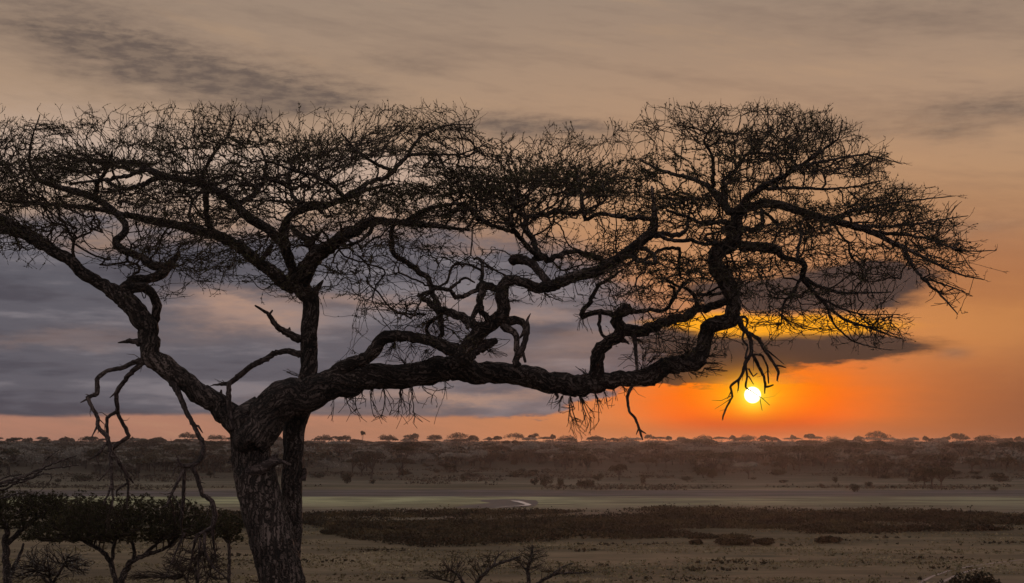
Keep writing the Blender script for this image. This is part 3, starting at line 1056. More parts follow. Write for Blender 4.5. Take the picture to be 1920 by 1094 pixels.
targets = []
for ri, row in enumerate(rows):
    for ci, ch in enumerate(row):
        dens = int(ch) / 10.0
        if dens <= 0:
            continue
        lam = -math.log(1 - min(dens, 0.93))
        cnt = lam * K_DENS * 60 * 30 / 100.0
        n = int(cnt) + (1 if random.random() < cnt % 1 else 0)
        for _ in range(n):
            x = -120 + (ci + random.random()) * 60
            y = 200 + (ri + random.random()) * 30
            # the crown is layered: pull some heights into sheets
            lay = noise.noise(Vector((x * 0.0085, y * 0.042, 1.5))) + 0.5 * noise.noise(Vector((x * 0.03, y * 0.10, 6.5)))
            if random.random() > 0.66 + 1.25 * lay:
                continue
            if x > np.interp(y, EDGE_Y, EDGE_X) + random.gauss(0, 12):
                continue
            d = TD + max(-4.2, min(4.2, random.gauss(0, 1.5)))
            if x > 1560:
                d = TD - 0.8 + (d - TD) * 0.7
            targets.append(P(x, y, d))
# drawn tips of the outline
TIPS = "70 208,112 206,170 222,232 226,296 226,362 210,385 212,438 203,452 205,500 222,568 232,640 226,700 216,745 214,790 210,855 212,886 232,918 262,1000 268,1066 246,1090 252,1146 262,1172 266,1215 236,1262 222,1294 215,1362 203,1402 208,1436 200,1456 205,1500 214,1528 212,1577 222,1570 240,1610 262,1660 262,1662 272,1693 306,1640 300,1652 322,1795 368,1742 352,1760 362,1818 406,1824 422,1810 436,1868 470,1838 452,1846 525,1826 520,1800 545,1824 556,1794 590,1808 588,1882 510,1690 545,1672 550"
for q in TIPS.split(','):
    x, y = map(float, q.split())
    targets.append(P(x, y, TD - 0.5 + random.uniform(-.5, .5)))


def twig_mesh(res, rtip, rexp, rmax, name):
    pos, par, dr, flow, n0, tips = res
    A, B, ra, rb = [], [], [], []
    for i in range(n0, len(pos)):
        p = par[i]
        fi = max(flow[i], 1)
        fp = max(flow[p] if p >= n0 else fi, 1)
        A.append(pos[p]); B.append(pos[i])
        r1 = min(rmax, rtip * fi ** rexp)
        r0 = min(rmax, rtip * fp ** rexp)
        if r0 > r1 * 1.5:
            r0 = r1 * 1.25
        ra.append(r0); rb.append(r1)
    A = np.array(A); B = np.array(B); ra = np.array(ra); rb = np.array(rb)
    return A, B, ra, rb


def finish_twigs(A, B, ra, rb, name, mat, parent, off, label=None):
    thin = rb < 0.010
    V1, F1 = sticks(A[thin] - off, B[thin] - off, ra[thin], rb[thin], 3)
    parts = [(V1, F1)]
    if (~thin).any():
        parts.append(sticks(A[~thin] - off, B[~thin] - off, ra[~thin], rb[~thin], 6))
    V_, F_ = join_arrays(parts)
    o = link(name, npmesh(name, V_, F_, True), mat, parent)
    tag(o, label, kind='stuff')
    return o


offv = np.array(inv)
res = spray((nodes_p, nodes_dir), targets, 1.9, 0.075, outward)
A, B, ra, rb = twig_mesh(res, 0.0032, 0.31, 0.022, 'twigs')
# short end shoots with knots
pos, par, dr, flow, n0, tips = res
eA, eB, er = [], [], []
for t in tips:
    if flow[t] <= 1.5:
        p = pos[t]
        d = dr[t]
        for _ in range(random.choice((1, 2, 2, 3))):
            up = 0.18 if p.z > P(960, 300, TD).z else -0.05
            dd = (d + Vector((random.uniform(-.9, .9), random.uniform(-.8, .8), random.uniform(-.4, .45) + up))).normalized()
            l = random.uniform(0.05, 0.16)
            m_ = p + dd * l * 0.5 + Vector((random.uniform(-1, 1), random.uniform(-1, 1), random.uniform(-1, 1))) * 0.008
            e_ = m_ + (dd + Vector((random.uniform(-.4, .4), 0, random.uniform(-.3, .5)))).normalized() * l * 0.5
            eA += [p, m_]; eB += [m_, e_]; er += [0.0034, 0.0028]
er = np.array(er)
A = np.concatenate([A, np.array(eA)]); B = np.concatenate([B, np.array(eB)])
ra = np.concatenate([ra, er]); rb = np.concatenate([rb, er * 0.8])
finish_twigs(A, B, ra, rb, 'crown', M_twig, root, offv, 'dense tangle of fine thorny twigs')
# leaf knots along the fine twigs
fine = np.where(rb < 0.0085)[0]
pick = rng.choice(fine, size=int(len(fine) * 1.3))
tt = rng.uniform(0, 1, size=(len(pick), 1))
LP = A[pick] * (1 - tt) + B[pick] * tt + rng.normal(size=(len(pick), 3)) * 0.006
V_, F_ = leaf_tris(LP - offv, 0.014)
o = link('leaf_buds', npmesh('leaf_buds', V_, F_), M_leaf, root)
tag(o, 'sparse olive leaf knots on the twigs', kind='stuff')
print('canopy nodes', len(pos), 'targets', len(targets))
# leafier pads of the crown
pads = [(700, 372, 200, 20, 2600), (880, 355, 130, 26, 2000), (1000, 322, 110, 26, 2600), (1120, 345, 130, 26, 1800), (640, 300, 200, 30, 1200), (250, 290, 260, 34, 1500),
        (1290, 318, 150, 30, 1500), (1200, 505, 110, 22, 900), (460, 480, 70, 12, 350), (500, 270, 140, 25, 900), (1240, 395, 100, 22, 700)]
pp = []
for (x, y, rx, ry, n) in pads:
    for _ in range(n):
        px_ = random.gauss(x, rx * 0.6); py_ = random.gauss(y, ry * 0.6)
        pp.append(P(px_, py_, TD + random.gauss(-0.3, 1.0)))
kd = kdtree.KDTree(len(B))
for i in range(len(B)):
    kd.insert(Vector(B[i]), i)
kd.balance()
pp = [kd.find(p)[0] + Vector((random.gauss(0, .012), random.gauss(0, .012), random.gauss(0, .012))) for p in pp]
V_, F_ = leaf_tris(np.array([tuple(p) for p in pp]) - offv, 0.021, 0.3)
o = link('foliage', npmesh('foliage', V_, F_), M_leaf, root)
tag(o, 'olive brown leaflets massed in the crown', kind='stuff')


# hanging sprays below and beside the boughs
def local_spray(seeds, boxes, rtip=0.0042, name='twig_spray', knots=0.5):
    sp, sdv, tg = [], [], []
    for (x, y, dx, dy) in seeds:
        d = limb_depth(x, y)
        sp.append(P(x, y, d)); sdv.append((P(x + dx, y + dy, d) - P(x, y, d)).normalized())
    dm = sum(p.y for p in sp) / len(sp)
    for (x, y, rx, ry, n) in boxes:
        for _ in range(n):
            a = random.uniform(0, 2 * math.pi); q = math.sqrt(random.random())
            tg.append(P(x + rx * q * math.cos(a), y + ry * q * math.sin(a), dm + random.gauss(0, 0.28)))
    r_ = spray((sp, sdv), tg, seg=0.06)
    A, B, ra, rb = twig_mesh(r_, rtip, 0.33, 0.016, name)
    o = finish_twigs(A, B, ra, rb, name, M_twig, root, offv)
    if knots:
        pk = rng.choice(len(A), size=int(len(A) * knots))
        t_ = rng.uniform(0, 1, size=(len(pk), 1))
        V_, F_ = leaf_tris(A[pk] * (1 - t_) + B[pk] * t_ - offv, 0.013)
        oo = link('leaf_buds', npmesh('leaf_buds', V_, F_), M_leaf, root)
        tag(oo, kind='stuff')


local_spray([(x_, y_, random.uniform(-.8, .8), 1) for x_, y_ in [(628, 742), (645, 739), (662, 736), (680, 733), (700, 730), (718, 728), (736, 726), (754, 725), (772, 723), (790, 721), (812, 717), (832, 713)]],
            [(660, 758, 45, 20, 30), (720, 765, 60, 26, 50), (745, 780, 40, 26, 26), (795, 748, 45, 20, 24), (680, 785, 40, 14, 10), (835, 728, 24, 12, 8), (790, 796, 30, 8, 5), (620, 780, 10, 14, 3)], knots=.15)
local_spray([(x_, y_, random.uniform(-.8, .8), 1) for x_, y_ in [(1040, 737), (1056, 741), (1070, 743), (1085, 740), (1100, 737), (1115, 735), (1132, 731), (1150, 727), (1168, 724)]],
            [(1045, 762, 25, 15, 16), (1090, 765, 45, 28, 60), (1090, 800, 30, 22, 26), (1130, 752, 30, 18, 26), (1170, 735, 26, 10, 12), (1088, 822, 16, 14, 6)], knots=.2)
local_spray([(1238, 706, 1, .4), (1290, 696, 1, .4), (1262, 700, 1, .6)], [(1275, 712, 45, 10, 16), (1240, 722, 20, 10, 5), (1320, 702, 25, 6, 8)])
local_spray([(1325, 668, 1, .1), (1322, 680, 1, .1), (1320, 690, 1, .4)], [(1345, 672, 18, 16, 22), (1355, 688, 18, 10, 14), (1330, 705, 25, 8, 6)])
local_spray([(1205, 700, 0, -1), (1190, 635, 1, .3), (1235, 608, .3, 1), (1260, 602, .5, 1), (1290, 670, 0, -1)],
            [(1250, 640, 50, 30, 60), (1290, 625, 35, 22, 30), (1225, 668, 35, 20, 26), (1175, 678, 26, 14, 12), (1200, 650, 30, 20, 16)])
local_spray([(740, 640, 0, 1), (770, 644, .1, 1), (800, 655, -.2, 1), (790, 690, 0, -1), (760, 684, 0, -1)],
            [(735, 665, 25, 16, 18), (770, 662, 40, 14, 30), (810, 660, 25, 12, 16)])
local_spray([(900, 640, 1, .1), (905, 650, 1, .3), (890, 620, 1, 0)], [(930, 665, 25, 10, 18), (900, 590, 20, 25, 14), (945, 640, 12, 12, 4)])
local_spray([(815, 600, -1, 0), (800, 590, -1, 0), (785, 556, -1, 0), (802, 564, -1, .3)],
            [(745, 572, 40, 20, 34), (770, 605, 40, 20, 28), (700, 578, 30, 6, 5), (840, 620, 26, 24, 28)])
local_spray([(1105, 590, -1, .3), (1092, 596, -1, .6)], [(1085, 600, 18, 22, 10), (1100, 625, 16, 14, 5)])
local_spray([(1110, 705, -1, -.6), (1100, 706, -.6, -1)], [(1088, 690, 14, 10, 5)], rtip=.006, knots=0)
local_spray([(945, 560, 1, .4), (960, 534, 1, .6), (990, 542, .5, 1), (1020, 548, .6, 1)], [(980, 560, 35, 14, 16), (1020, 566, 40, 12, 10), (1050, 560, 30, 14, 6)])
local_spray([(1466, 590, .4, 1), (1470, 570, 1, .6), (1465, 605, -1, .4)], [(1440, 605, 45, 12, 20), (1500, 608, 60, 14, 26), (1465, 640, 26, 22, 6), (1560, 615, 50, 10, 14)])
local_spray([(566, 706, -1, -.3), (622, 700, .4, -1), (634, 694, .4, -1)], [(542, 697, 15, 6, 6), (630, 686, 14, 6, 8)], knots=.8)
local_spray([(345, 1000, 0, 1), (372, 1000, 0, 1), (398, 1000, 0, 1), (384, 1030, 0, 1), (404, 968, 0, 1)],
            [(330, 1060, 26, 40, 30), (370, 1060, 30, 45, 44), (405, 1070, 22, 30, 26)], knots=0)
local_spray([(210, 940, 0, 1), (200, 930, 0, 1), (239, 934, 0, 1)], [(205, 975, 14, 40, 16)], knots=0)


local_spray([(1735, 526, 1, .6), (1755, 545, 1, .8), (1740, 520, 1, .2), (1775, 566, .8, 1)], [(1770, 535, 30, 22, 14), (1790, 560, 22, 22, 12), (1745, 560, 14, 20, 6), (1805, 545, 20, 12, 5)])
local_spray([(1600, 608, 1, .2), (1627, 614, 1, .1), (1610, 590, 1, .1), (1583, 600, .8, .8)], [(1640, 605, 40, 22, 40), (1660, 628, 35, 12, 22), (1620, 640, 35, 14, 10), (1600, 615, 30, 16, 16)])
local_spray([(1720, 480, 1, .3), (1760, 497, 1, .3), (1745, 450, 1, .1), (1790, 470, 1, 0)], [(1790, 480, 40, 28, 50), (1830, 470, 26, 14, 14), (1820, 510, 26, 12, 12), (1770, 430, 34, 22, 34), (1790, 385, 16, 14, 8)])
local_spray([(1640, 300, 1, .1), (1620, 290, 1, 0), (1600, 350, 1, 0)], [(1650, 290, 24, 26, 24), (1680, 305, 10, 6, 3), (1650, 335, 20, 14, 12)])


# ------------------------------------------------------------------ smaller foreground acacias and bushes
def crown_points(n, spec, D, thick):
    """points in flat-topped pads; spec (px, py, rx, ry)"""
    pts = []
    w = [s[2] * s[3] for s in spec]
    for _ in range(n):
        s = random.choices(spec, w)[0]
        a = random.uniform(0, 2 * math.pi); q = math.sqrt(random.random())
        dx = q * math.cos(a); dd = q * math.sin(a)
        top = math.sqrt(max(0, 1 - q * q))
        h = random.random() ** 1.6
        px_ = s[0] + dx * s[2]
        wv = noise.noise(Vector((px_ * 0.035, dd * 1.7, s[1] * .1))) + 0.6 * noise.noise(Vector((px_ * 0.11, dd * 4.0, 3.0)))
        if wv < -0.38:
            continue
        py_ = s[1] - s[3] * top * (1 - 2 * h) * (1.0 if h < .5 else 0.45) + random.gauss(0, 3) - wv * s[3] * 0.55
        rad_m = s[2] * D / F
        pts.append(P(px_, py_, D + dd * min(rad_m, thick)))
    return pts


def small_acacia(name, label, D, stems, pads, leaves, leafmat, leafsize, twign, thick=2.4, leafdark=0.0, cat='tree', group=None):
    x0 = stems[0][0]
    bp = P(x0[0], x0[1], D)
    bz = gz(bp.x, D)
    r0 = empty(name, (bp.x, D, bz))
    tag(r0, label, cat, group)
    off = np.array((bp.x, D, bz))
    seeds, sdirs = [], []
    for si, st in enumerate(stems):
        w = []
        dd = 0.0 if si == 0 else random.uniform(-.6, .6)
        for i, (x, y, r) in enumerate(st):
            d = D + dd * i / max(1, len(st) - 1)
            p = P(x, y, d) - Vector(off)
            w.append((p.x, p.y, p.z, r * d / F))
        if si == 0:        # carry the stem down into the ground
            w.insert(0, (w[0][0] * 0.3, w[0][1], -0.15, w[0][3] * 1.35))
        me = tube(w, 10, 0.07, 0.12, 0.03, si * 5.1 + D, wander=0.7)
        link('trunk' if si == 0 else 'limb', me, M_bark, r0)
        for a, b in zip(w[1:], w[2:]):
            for t in (0, .33, .66):
                q = Vector(a[:3]).lerp(Vector(b[:3]), t) + Vector(off)
                seeds.append(q); sdirs.append((Vector(b[:3]) - Vector(a[:3])).normalized())
    pts = crown_points(twign, pads, D, thick)
    r_ = spray((seeds, sdirs), pts, seg=0.16, jitter=2.2)
    A, B, ra, rb = twig_mesh(r_, 0.0052, 0.40, 0.05, name)
    finish_twigs(A, B, ra, rb, 'twigs', M_twig, r0, off)
    if leaves:
        lp = np.array([tuple(p) for p in crown_points(leaves, pads, D, thick)])
        # gather the leaves on the twigs, leaving gaps between the sprays
        kd = kdtree.KDTree(len(B))
        for i in range(len(B)):
            kd.insert(Vector(B[i]), i)
        kd.balance()
        for i in range(len(lp)):
            c = kd.find(Vector(lp[i]))[0]
            k = random.random() ** 0.35 * 0.92
            lp[i] = lp[i] * (1 - k) + np.array(c) * k
        V_, F_ = leaf_tris(lp - off, leafsize, 0.35)
        o = link('crown', npmesh('crown', V_, F_), leafmat, r0)
        tag(o, kind='stuff')
    return r0


small_acacia('acacia_tree', 'small dark flat-crowned acacia at the lower left edge below the great acacia', 38.0,
             [[(14, 1120, 8), (13, 1093, 7.5), (10, 1019, 6.5), (14, 993, 4.5), (0, 972, 3.2), (-30, 958, 2)],
              [(11, 1022, 5), (30, 1004, 4.6), (46, 990, 4.2), (77, 968, 3), (110, 955, 1.8)],
              [(46, 990, 3.6), (42, 972, 2.6), (50, 950, 1.8)],
              [(13, 1093, 5), (28, 1060, 4.5), (38, 1040, 3), (44, 1020, 2)],
              [(77, 1000, 3), (100, 978, 3), (150, 962, 2.2), (180, 955, 1.4)]],
             [(20, 944, 110, 26), (110, 950, 90, 26), (-60, 952, 80, 30), (60, 962, 130, 26), (160, 965, 60, 20), (70, 984, 120, 20), (150, 990, 60, 18)],
             70000, M_bushleaf, 0.023, 2400)
small_acacia('acacia_tree', 'small spreading acacia with forked stems beneath the hanging dead branches at lower left', 34.0,
             [[(226, 1125, 8), (228, 1093, 7), (238, 1065, 6), (256, 1047, 4.6), (294, 1035, 3.4), (328, 1020, 2.2)],
              [(226, 1110, 6), (214, 1085, 4.6), (210, 1060, 5), (194, 1037, 4.2), (166, 1019, 3), (140, 1010, 2)],
              [(250, 1052, 4), (252, 1030, 3), (244, 1010, 2.4), (240, 990, 1.6)],
              [(210, 1050, 3.6), (214, 1020, 3), (225, 995, 2)],
              [(270, 1042, 3.6), (300, 1015, 2.6), (330, 1000, 2)]],
             [(250, 960, 130, 28), (180, 978, 100, 28), (330, 974, 95, 30), (270, 992, 140, 26), (150, 1004, 110, 22), (340, 1002, 80, 20), (110, 1010, 80, 18), (250, 1010, 90, 16)],
             90000, M_bushleaf, 0.021, 2800)
small_acacia('thorn_bush', 'green leafy bush on the slope just left of the leaning trunk', 52.0,
             [[(430, 1040, 3), (428, 1015, 2.4), (424, 1000, 1.6)], [(429, 1020, 2), (440, 1000, 1.4)], [(429, 1020, 2), (410, 1000, 1.4)]],
             [(425, 988, 34, 26), (400, 1002, 26, 18), (440, 1008, 20, 12)],
             9000, M_bushleaf, 0.045, 300, 1.2, cat='bush')
small_acacia('thorn_bush', 'pale grey leafless thorn bush between the two small acacias at lower left', 30.0,
             [[(95, 1130, 4), (95, 1094, 3), (90, 1060, 2)], [(95, 1100, 3), (120, 1060, 2.4), (130, 1040, 1.6)], [(95, 1100, 3), (70, 1070, 2.2), (60, 1050, 1.6)]],
             [(80, 1055, 55, 30), (120, 1070, 50, 34), (60, 1080, 50, 30), (150, 1060, 30, 20)],
             2600, M_crownB, 0.016, 900, 1.0, cat='bush')
small_acacia('thorn_bush', 'reddish leafless thicket under the right hanging dead branch at lower left', 31.0,
             [[(372, 1140, 4), (370, 1100, 3), (366, 1060, 2), (360, 1030, 1.2)], [(372, 1115, 3), (392, 1080, 2), (398, 1040, 1.2)], [(370, 1115, 3), (345, 1080, 2), (330, 1050, 1.2)]],
             [(360, 1060, 60, 34), (390, 1050, 30, 40), (330, 1080, 50, 20), (400, 1085, 34, 20), (270, 1085, 40, 14)],
             700, M_crownA, 0.016, 900, 1.0, cat='bush')
small_acacia('thorn_bush', 'low bare thorn bush with green leaflets at bottom centre on the slope', 42.0,
             [[(880, 1135, 5), (888, 1104, 4.4), (905, 1080, 3.6), (925, 1062, 3), (958, 1050, 2.2), (975, 1044, 1.4)],
              [(884, 1120, 4.4), (870, 1096, 3.6), (858, 1078, 2.6), (840, 1066, 1.6)],
              [(925, 1062, 2.2), (932, 1045, 1.6), (945, 1034, 1)],
              [(884, 1118, 3), (850, 1094, 2), (815, 1084, 1.2)]],
             [(880, 1062, 60, 24), (860, 1080, 60, 18), (930, 1045, 34, 14), (820, 1080, 40, 14)],
             1500, M_bushleaf, 0.020, 420, 1.0, cat='bush')
small_acacia('thorn_bush', 'upright bare thorn bush right of the one at bottom centre', 43.0,
             [[(992, 1130, 5), (992, 1100, 4), (990, 1070, 3.4), (996, 1045, 2.6), (998, 1022, 1.4)],
              [(994, 1108, 4), (1015, 1090, 3.2), (1045, 1076, 2.4), (1075, 1075, 1.6), (1108, 1074, .8)],
              [(992, 1075, 2), (978, 1060, 1.4), (965, 1045, 1)],
              [(1030, 1084, 2), (1050, 1066, 1.4), (1075, 1056, .9)]],
             [(1000, 1045, 32, 24), (1040, 1066, 46, 16), (985, 1060, 34, 20), (1060, 1078, 34, 10)],
             1500, M_bushleaf, 0.020, 420, 1.0, cat='bush')
small_acacia('thorn_bush', 'round dark bush rising at the bottom right corner beside the wheel track', 66.0,
             [[(1820, 1128, 3), (1820, 1100, 2.2), (1822, 1085, 1.4)], [(1820, 1110, 2), (1800, 1095, 1.2)], [(1820, 1110, 2), (1842, 1095, 1.2)]],
             [(1825, 1092, 44, 18), (1790, 1098, 36, 10), (1850, 1098, 30, 10)],
             7000, M_scrub, 0.05, 260, 1.6, cat='bush')

# pale thorned shoots reaching in from the left
tb = empty('thorn_bush', (P(-150, 1000, 15).x, 15.0, gz(-6, 15)))
tag(tb, 'leafless thorn bush whose long white-thorned shoots reach in at the left edge', 'bush')
off = np.array(tb.location)
shoots = ["-150 1290 9,-130 1100 8,-90 980 7,-40 925 5,0 906 3.2,40 895 2.6,75 880 2.3,110 866 1.8,144 855 1",
          "-40 930 3.4,0 912 2.4,50 898 2,78 884 1.8", "-50 940 3,-10 925 2.2,30 908 1.8,78 890 1.3",
          "75 881 1.6,110 878 1.4,148 872 .8", "80 876 1.4,84 864 1.2,100 852 .9,118 838 .5", "60 888 1.4,95 890 1.1,92 905 .8,72 924 .5",
          "-90 985 4,-30 950 2.4,20 930 1.6,60 922 .8", "-60 945 3,0 900 1.6,40 890 1"]
tA, tB = [], []
for si, s in enumerate(shoots):
    w = []
    pts = [tuple(map(float, q.split())) for q in s.split(',')]
    for (x, y, r) in pts:
        p = P(x, y, 15.0 + si * 0.05) - Vector(off)
        w.append((p.x, p.y, p.z, r * 15 / F))
    w2 = w
    if si == 0:
        w2 = [(0, 0, -0.1, w[0][3] * 1.2)] + w
    link('stem' if si == 0 else 'shoot', tube(w2, 8, 0.03, 0.1, 0, si * 9.3, wander=1.6), M_dead, tb)
    for a, b in zip(w, w[1:]):
        A_, B_ = Vector(a[:3]), Vector(b[:3])
        for k in range(max(1, int((B_ - A_).length / 0.05))):
            q = A_.lerp(B_, random.random()) + Vector(off)
            d = Vector((random.uniform(-1, 1), random.uniform(-1, 1), random.uniform(-1, 1))).normalized()
            for sg_ in (1, -1):
                tA.append(q)
                tB.append(q + (d * sg_ + (B_ - A_).normalized() * 0.4).normalized() * random.uniform(0.015, 0.04))
n = len(tA)
finish_twigs(np.array(tA), np.array(tB), np.full(n, .0012), np.full(n, .0004), 'thorns', M_thorn, tb, off)


# ------------------------------------------------------------------ woodland beyond the plain
def far_tree_meshes(seed, R_=5.5, H=7.0, flat=0.16, lobes=7, leaves=900, size=0.42, dome=False, leaf_low=None):
    r = np.random.default_rng(seed)
    rd = random.Random(seed)
    Pts = []
    cs = []
    TT = flat * R_ * (1.5 if dome else 1.0)          # depth of the whole crown
    for i in range(lobes):
        a = rd.uniform(0, 6.28); q = math.sqrt((i + .5) / lobes) * 0.74
        rr = rd.uniform(.24, .46) * R_
        cs.append((math.cos(a) * q * R_, math.sin(a) * q * R_, H - 0.75 * TT * q * q - rd.uniform(0, .30) * TT, rr))
    for k in range(leaves):
        c = cs[rd.randrange(lobes)]
        a = rd.uniform(0, 6.28); q = math.sqrt(rd.random())
        if rd.random() < 0.15:
            q *= 1.2
        z = rd.random() ** 1.5
        Pts.append((c[0] + math.cos(a) * q * c[3], c[1] + math.sin(a) * q * c[3], c[2] - 0.45 * TT * q * q - z * 0.55 * TT * (1.15 - 0.6 * q)))
    V1, F1 = leaf_tris(np.array(Pts), size, 0.45, r)
    crown = npmesh('crown', V1, F1)
    A, B, ra, rb = [], [], [], []
    fh = H * rd.uniform(.22, .38)
    lean = (rd.uniform(-.4, .4), rd.uniform(-.4, .4))
    top = np.array((lean[0], lean[1], fh))
    A.append((0, 0, -.3)); B.append(top); ra.append(.30); rb.append(.22)
    for c in cs:
        e = np.array((c[0] * .85, c[1] * .85, c[2] - flat * R_ * .5))
        m_ = top + (e - top) * 0.5 + np.array((0, 0, 0.08 * H)) * rd.uniform(-.6, 1)
        A += [top, m_]; B += [m_, e]; ra += [.14, .10]; rb += [.10, .05]
    V2, F2 = sticks(np.array(A), np.array(B), np.array(ra), np.array(rb), 4)
    trunk = npmesh('trunk', V2, F2, True)
    return crown, trunk, (V1, F1), (V2, F2)


protos = []
specs = [(5.6, 7.0, .30, 8, False, M_crownA), (6.4, 7.6, .26, 10, False, M_crownC), (4.6, 6.4, .36, 6, False, M_crownA), (5.2, 7.2, .30, 7, True, M_crownB),
         (7.0, 8.2, .22, 12, False, M_crownA), (4.0, 7.6, .34, 5, False, M_crownC), (4.8, 6.2, .32, 7, True, M_crownA), (6.0, 6.8, .28, 9, False, M_crownB)]
for i, (r_, h_, fl, lb, dome, mt) in enumerate(specs):
    cm, tm, _, _ = far_tree_meshes(100 + i, r_, h_, fl, lb, 1500, 0.34, dome)
    cm.materials.append(mt); tm.materials.append(M_farbark)
    protos.append((cm, tm, r_, h_))


def put_own(seed, pos, W, Hh, T_, rot, label, mat, lobes, dome=False, leaves=1100, leaf=.34):
    cm, tm, _, _ = far_tree_meshes(seed, W / 2, Hh, T_ / (W / 2) / (1.5 if dome else 1.0), lobes, leaves, leaf, dome)
    cm.materials.append(mat); tm.materials.append(M_farbark)
    e = empty('acacia_tree', pos)
    e.rotation_euler = (0, 0, rot)
    tag(e, label, 'tree')
    link('trunk', tm, None, e)
    link('crown', cm, None, e)
    return e


def put_far(i, pos, sx, sz, rot, label, group=None):
    cm, tm, r_, h_ = protos[i]
    e = empty('acacia_tree', pos)
    e.rotation_euler = (0, 0, rot)
    e.scale = (sx, sx, sz)
    tag(e, label, 'tree', group)
    link('trunk', tm, None, e)
    link('crown', cm, None, e)
    return e


# skyline trees: x, top y, crown width px, prototype, description
SKY = [(22, 819, 26, 0, 'at the far left end of the skyline'), (54, 820, 26, 2, 'second from the left end of the skyline'), (90, 820, 34, 4, 'third from the left end of the skyline'),
       (125, 817, 38, 3, 'left of the hanging dead branches on the skyline'), (162, 816, 38, 7, 'just behind the left dead branch on the skyline'),
       (250, 818, 30, 0, 'right beside the left dead branch on the skyline'), (299, 818, 34, 4, 'between the two hanging dead branches on the skyline'),
       (352, 809, 46, 1, 'standing clear above the skyline beside the right dead branch'), (405, 813, 44, 4, 'touching the left side of the great trunk on the skyline'),
       (523, 818, 30, 0, 'seen between the two stems of the great trunk'), (608, 813, 44, 4, 'just right of the double trunk on the skyline'), (648, 815, 34, 7, 'second to the right of the double trunk'),
       (679, 808, 14, 5, 'slender and alone above the woods right of the double trunk'), (728, 813, 42, 3, 'under the left hanging twigs on the skyline'), (774, 811, 36, 1, 'with sky beneath its crown under the twigs'),
       (815, 813, 32, 0, 'between two larger crowns left of centre'), (859, 809, 50, 4, 'broad and tall, left of centre on the skyline'), (888, 815, 26, 2, 'tucked at the right foot of the broad crown left of centre'),
       (915, 818, 14, 5, 'tiny, left of the centre of the skyline'), (933, 816, 20, 0, 'small flat crown at the centre of the skyline'), (965, 810, 44, 1, 'tall in the centre of the skyline'),
       (1002, 811, 24, 5, 'narrow table crown right of the central tall one'), (1037, 814, 14, 5, 'tiny flat crown left of the middle hanging twigs'), (1063, 814, 50, 4, 'wide crown behind the middle hanging twigs'),
       (1119, 816, 34, 0, 'just right of the middle hanging twigs'), (1175, 816, 50, 7, 'left of the long hanging twig tip'), (1219, 813, 24, 2, 'right of the long hanging twig tip'),
       (1255, 817, 16, 5, 'tiny, between long twig tip and the dome-shaped crown'), (1280, 817, 32, 0, 'left beside the dome-shaped crown'), (1321, 813, 50, 3, 'dome-shaped crown left of the sun on the skyline'),
       (1377, 815, 24, 2, 'small crown left below the sun'), (1402, 813, 48, 4, 'directly below the sun on the skyline'), (1436, 814, 32, 1, 'just right below the sun on the skyline'),
       (1487, 815, 14, 5, 'tiny flat crown right of the sun'), (1520, 811, 30, 1, 'ragged twin-topped crown right of the sun'), (1563, 815, 56, 4, 'very wide flat crown right of the sun'),
       (1612, 816, 36, 0, 'left foot of the tallest right-hand crown'), (1648, 806, 56, 6, 'tallest dark crown right of the sun'), (1695, 819, 50, 7, 'low wide crown right of the tallest dark one'),
       (1739, 817, 28, 2, 'table crown left of the tall right-hand pair'), (1776, 817, 24, 0, 'small table crown beside the tall right-hand pair'), (1798, 809, 42, 1, 'left tree of the tall right-hand pair'),
       (1852, 812, 64, 4, 'wide right tree of the tall right-hand pair with sky beneath'), (1890, 819, 26, 2, 'second from the right end of the skyline'), (1914, 817, 30, 0, 'at the right end of the skyline')]
taken = []
for i, (px_, ty, wpx, pi_, desc) in enumerate(SKY):
    D = 1150 + (i * 137 % 230)
    cm, tm, r_, h_ = protos[pi_]
    g = P(px_, 840, D); z0 = gz(g.x, D)
    topz = P(px_, ty, D).z
    hh = topz - z0
    put_own(700 + i, (g.x, D, z0), wpx * D / F * 0.95, hh, min(hh * .62, (3.5 + wpx * 0.17) * D / F), (i * 2.3) % 6.28, 'flat-topped acacia ' + desc, M_crownC, 4 + wpx // 8, pi_ == 3, leaf=.55)
    taken.append((g.x, D, 8.0))
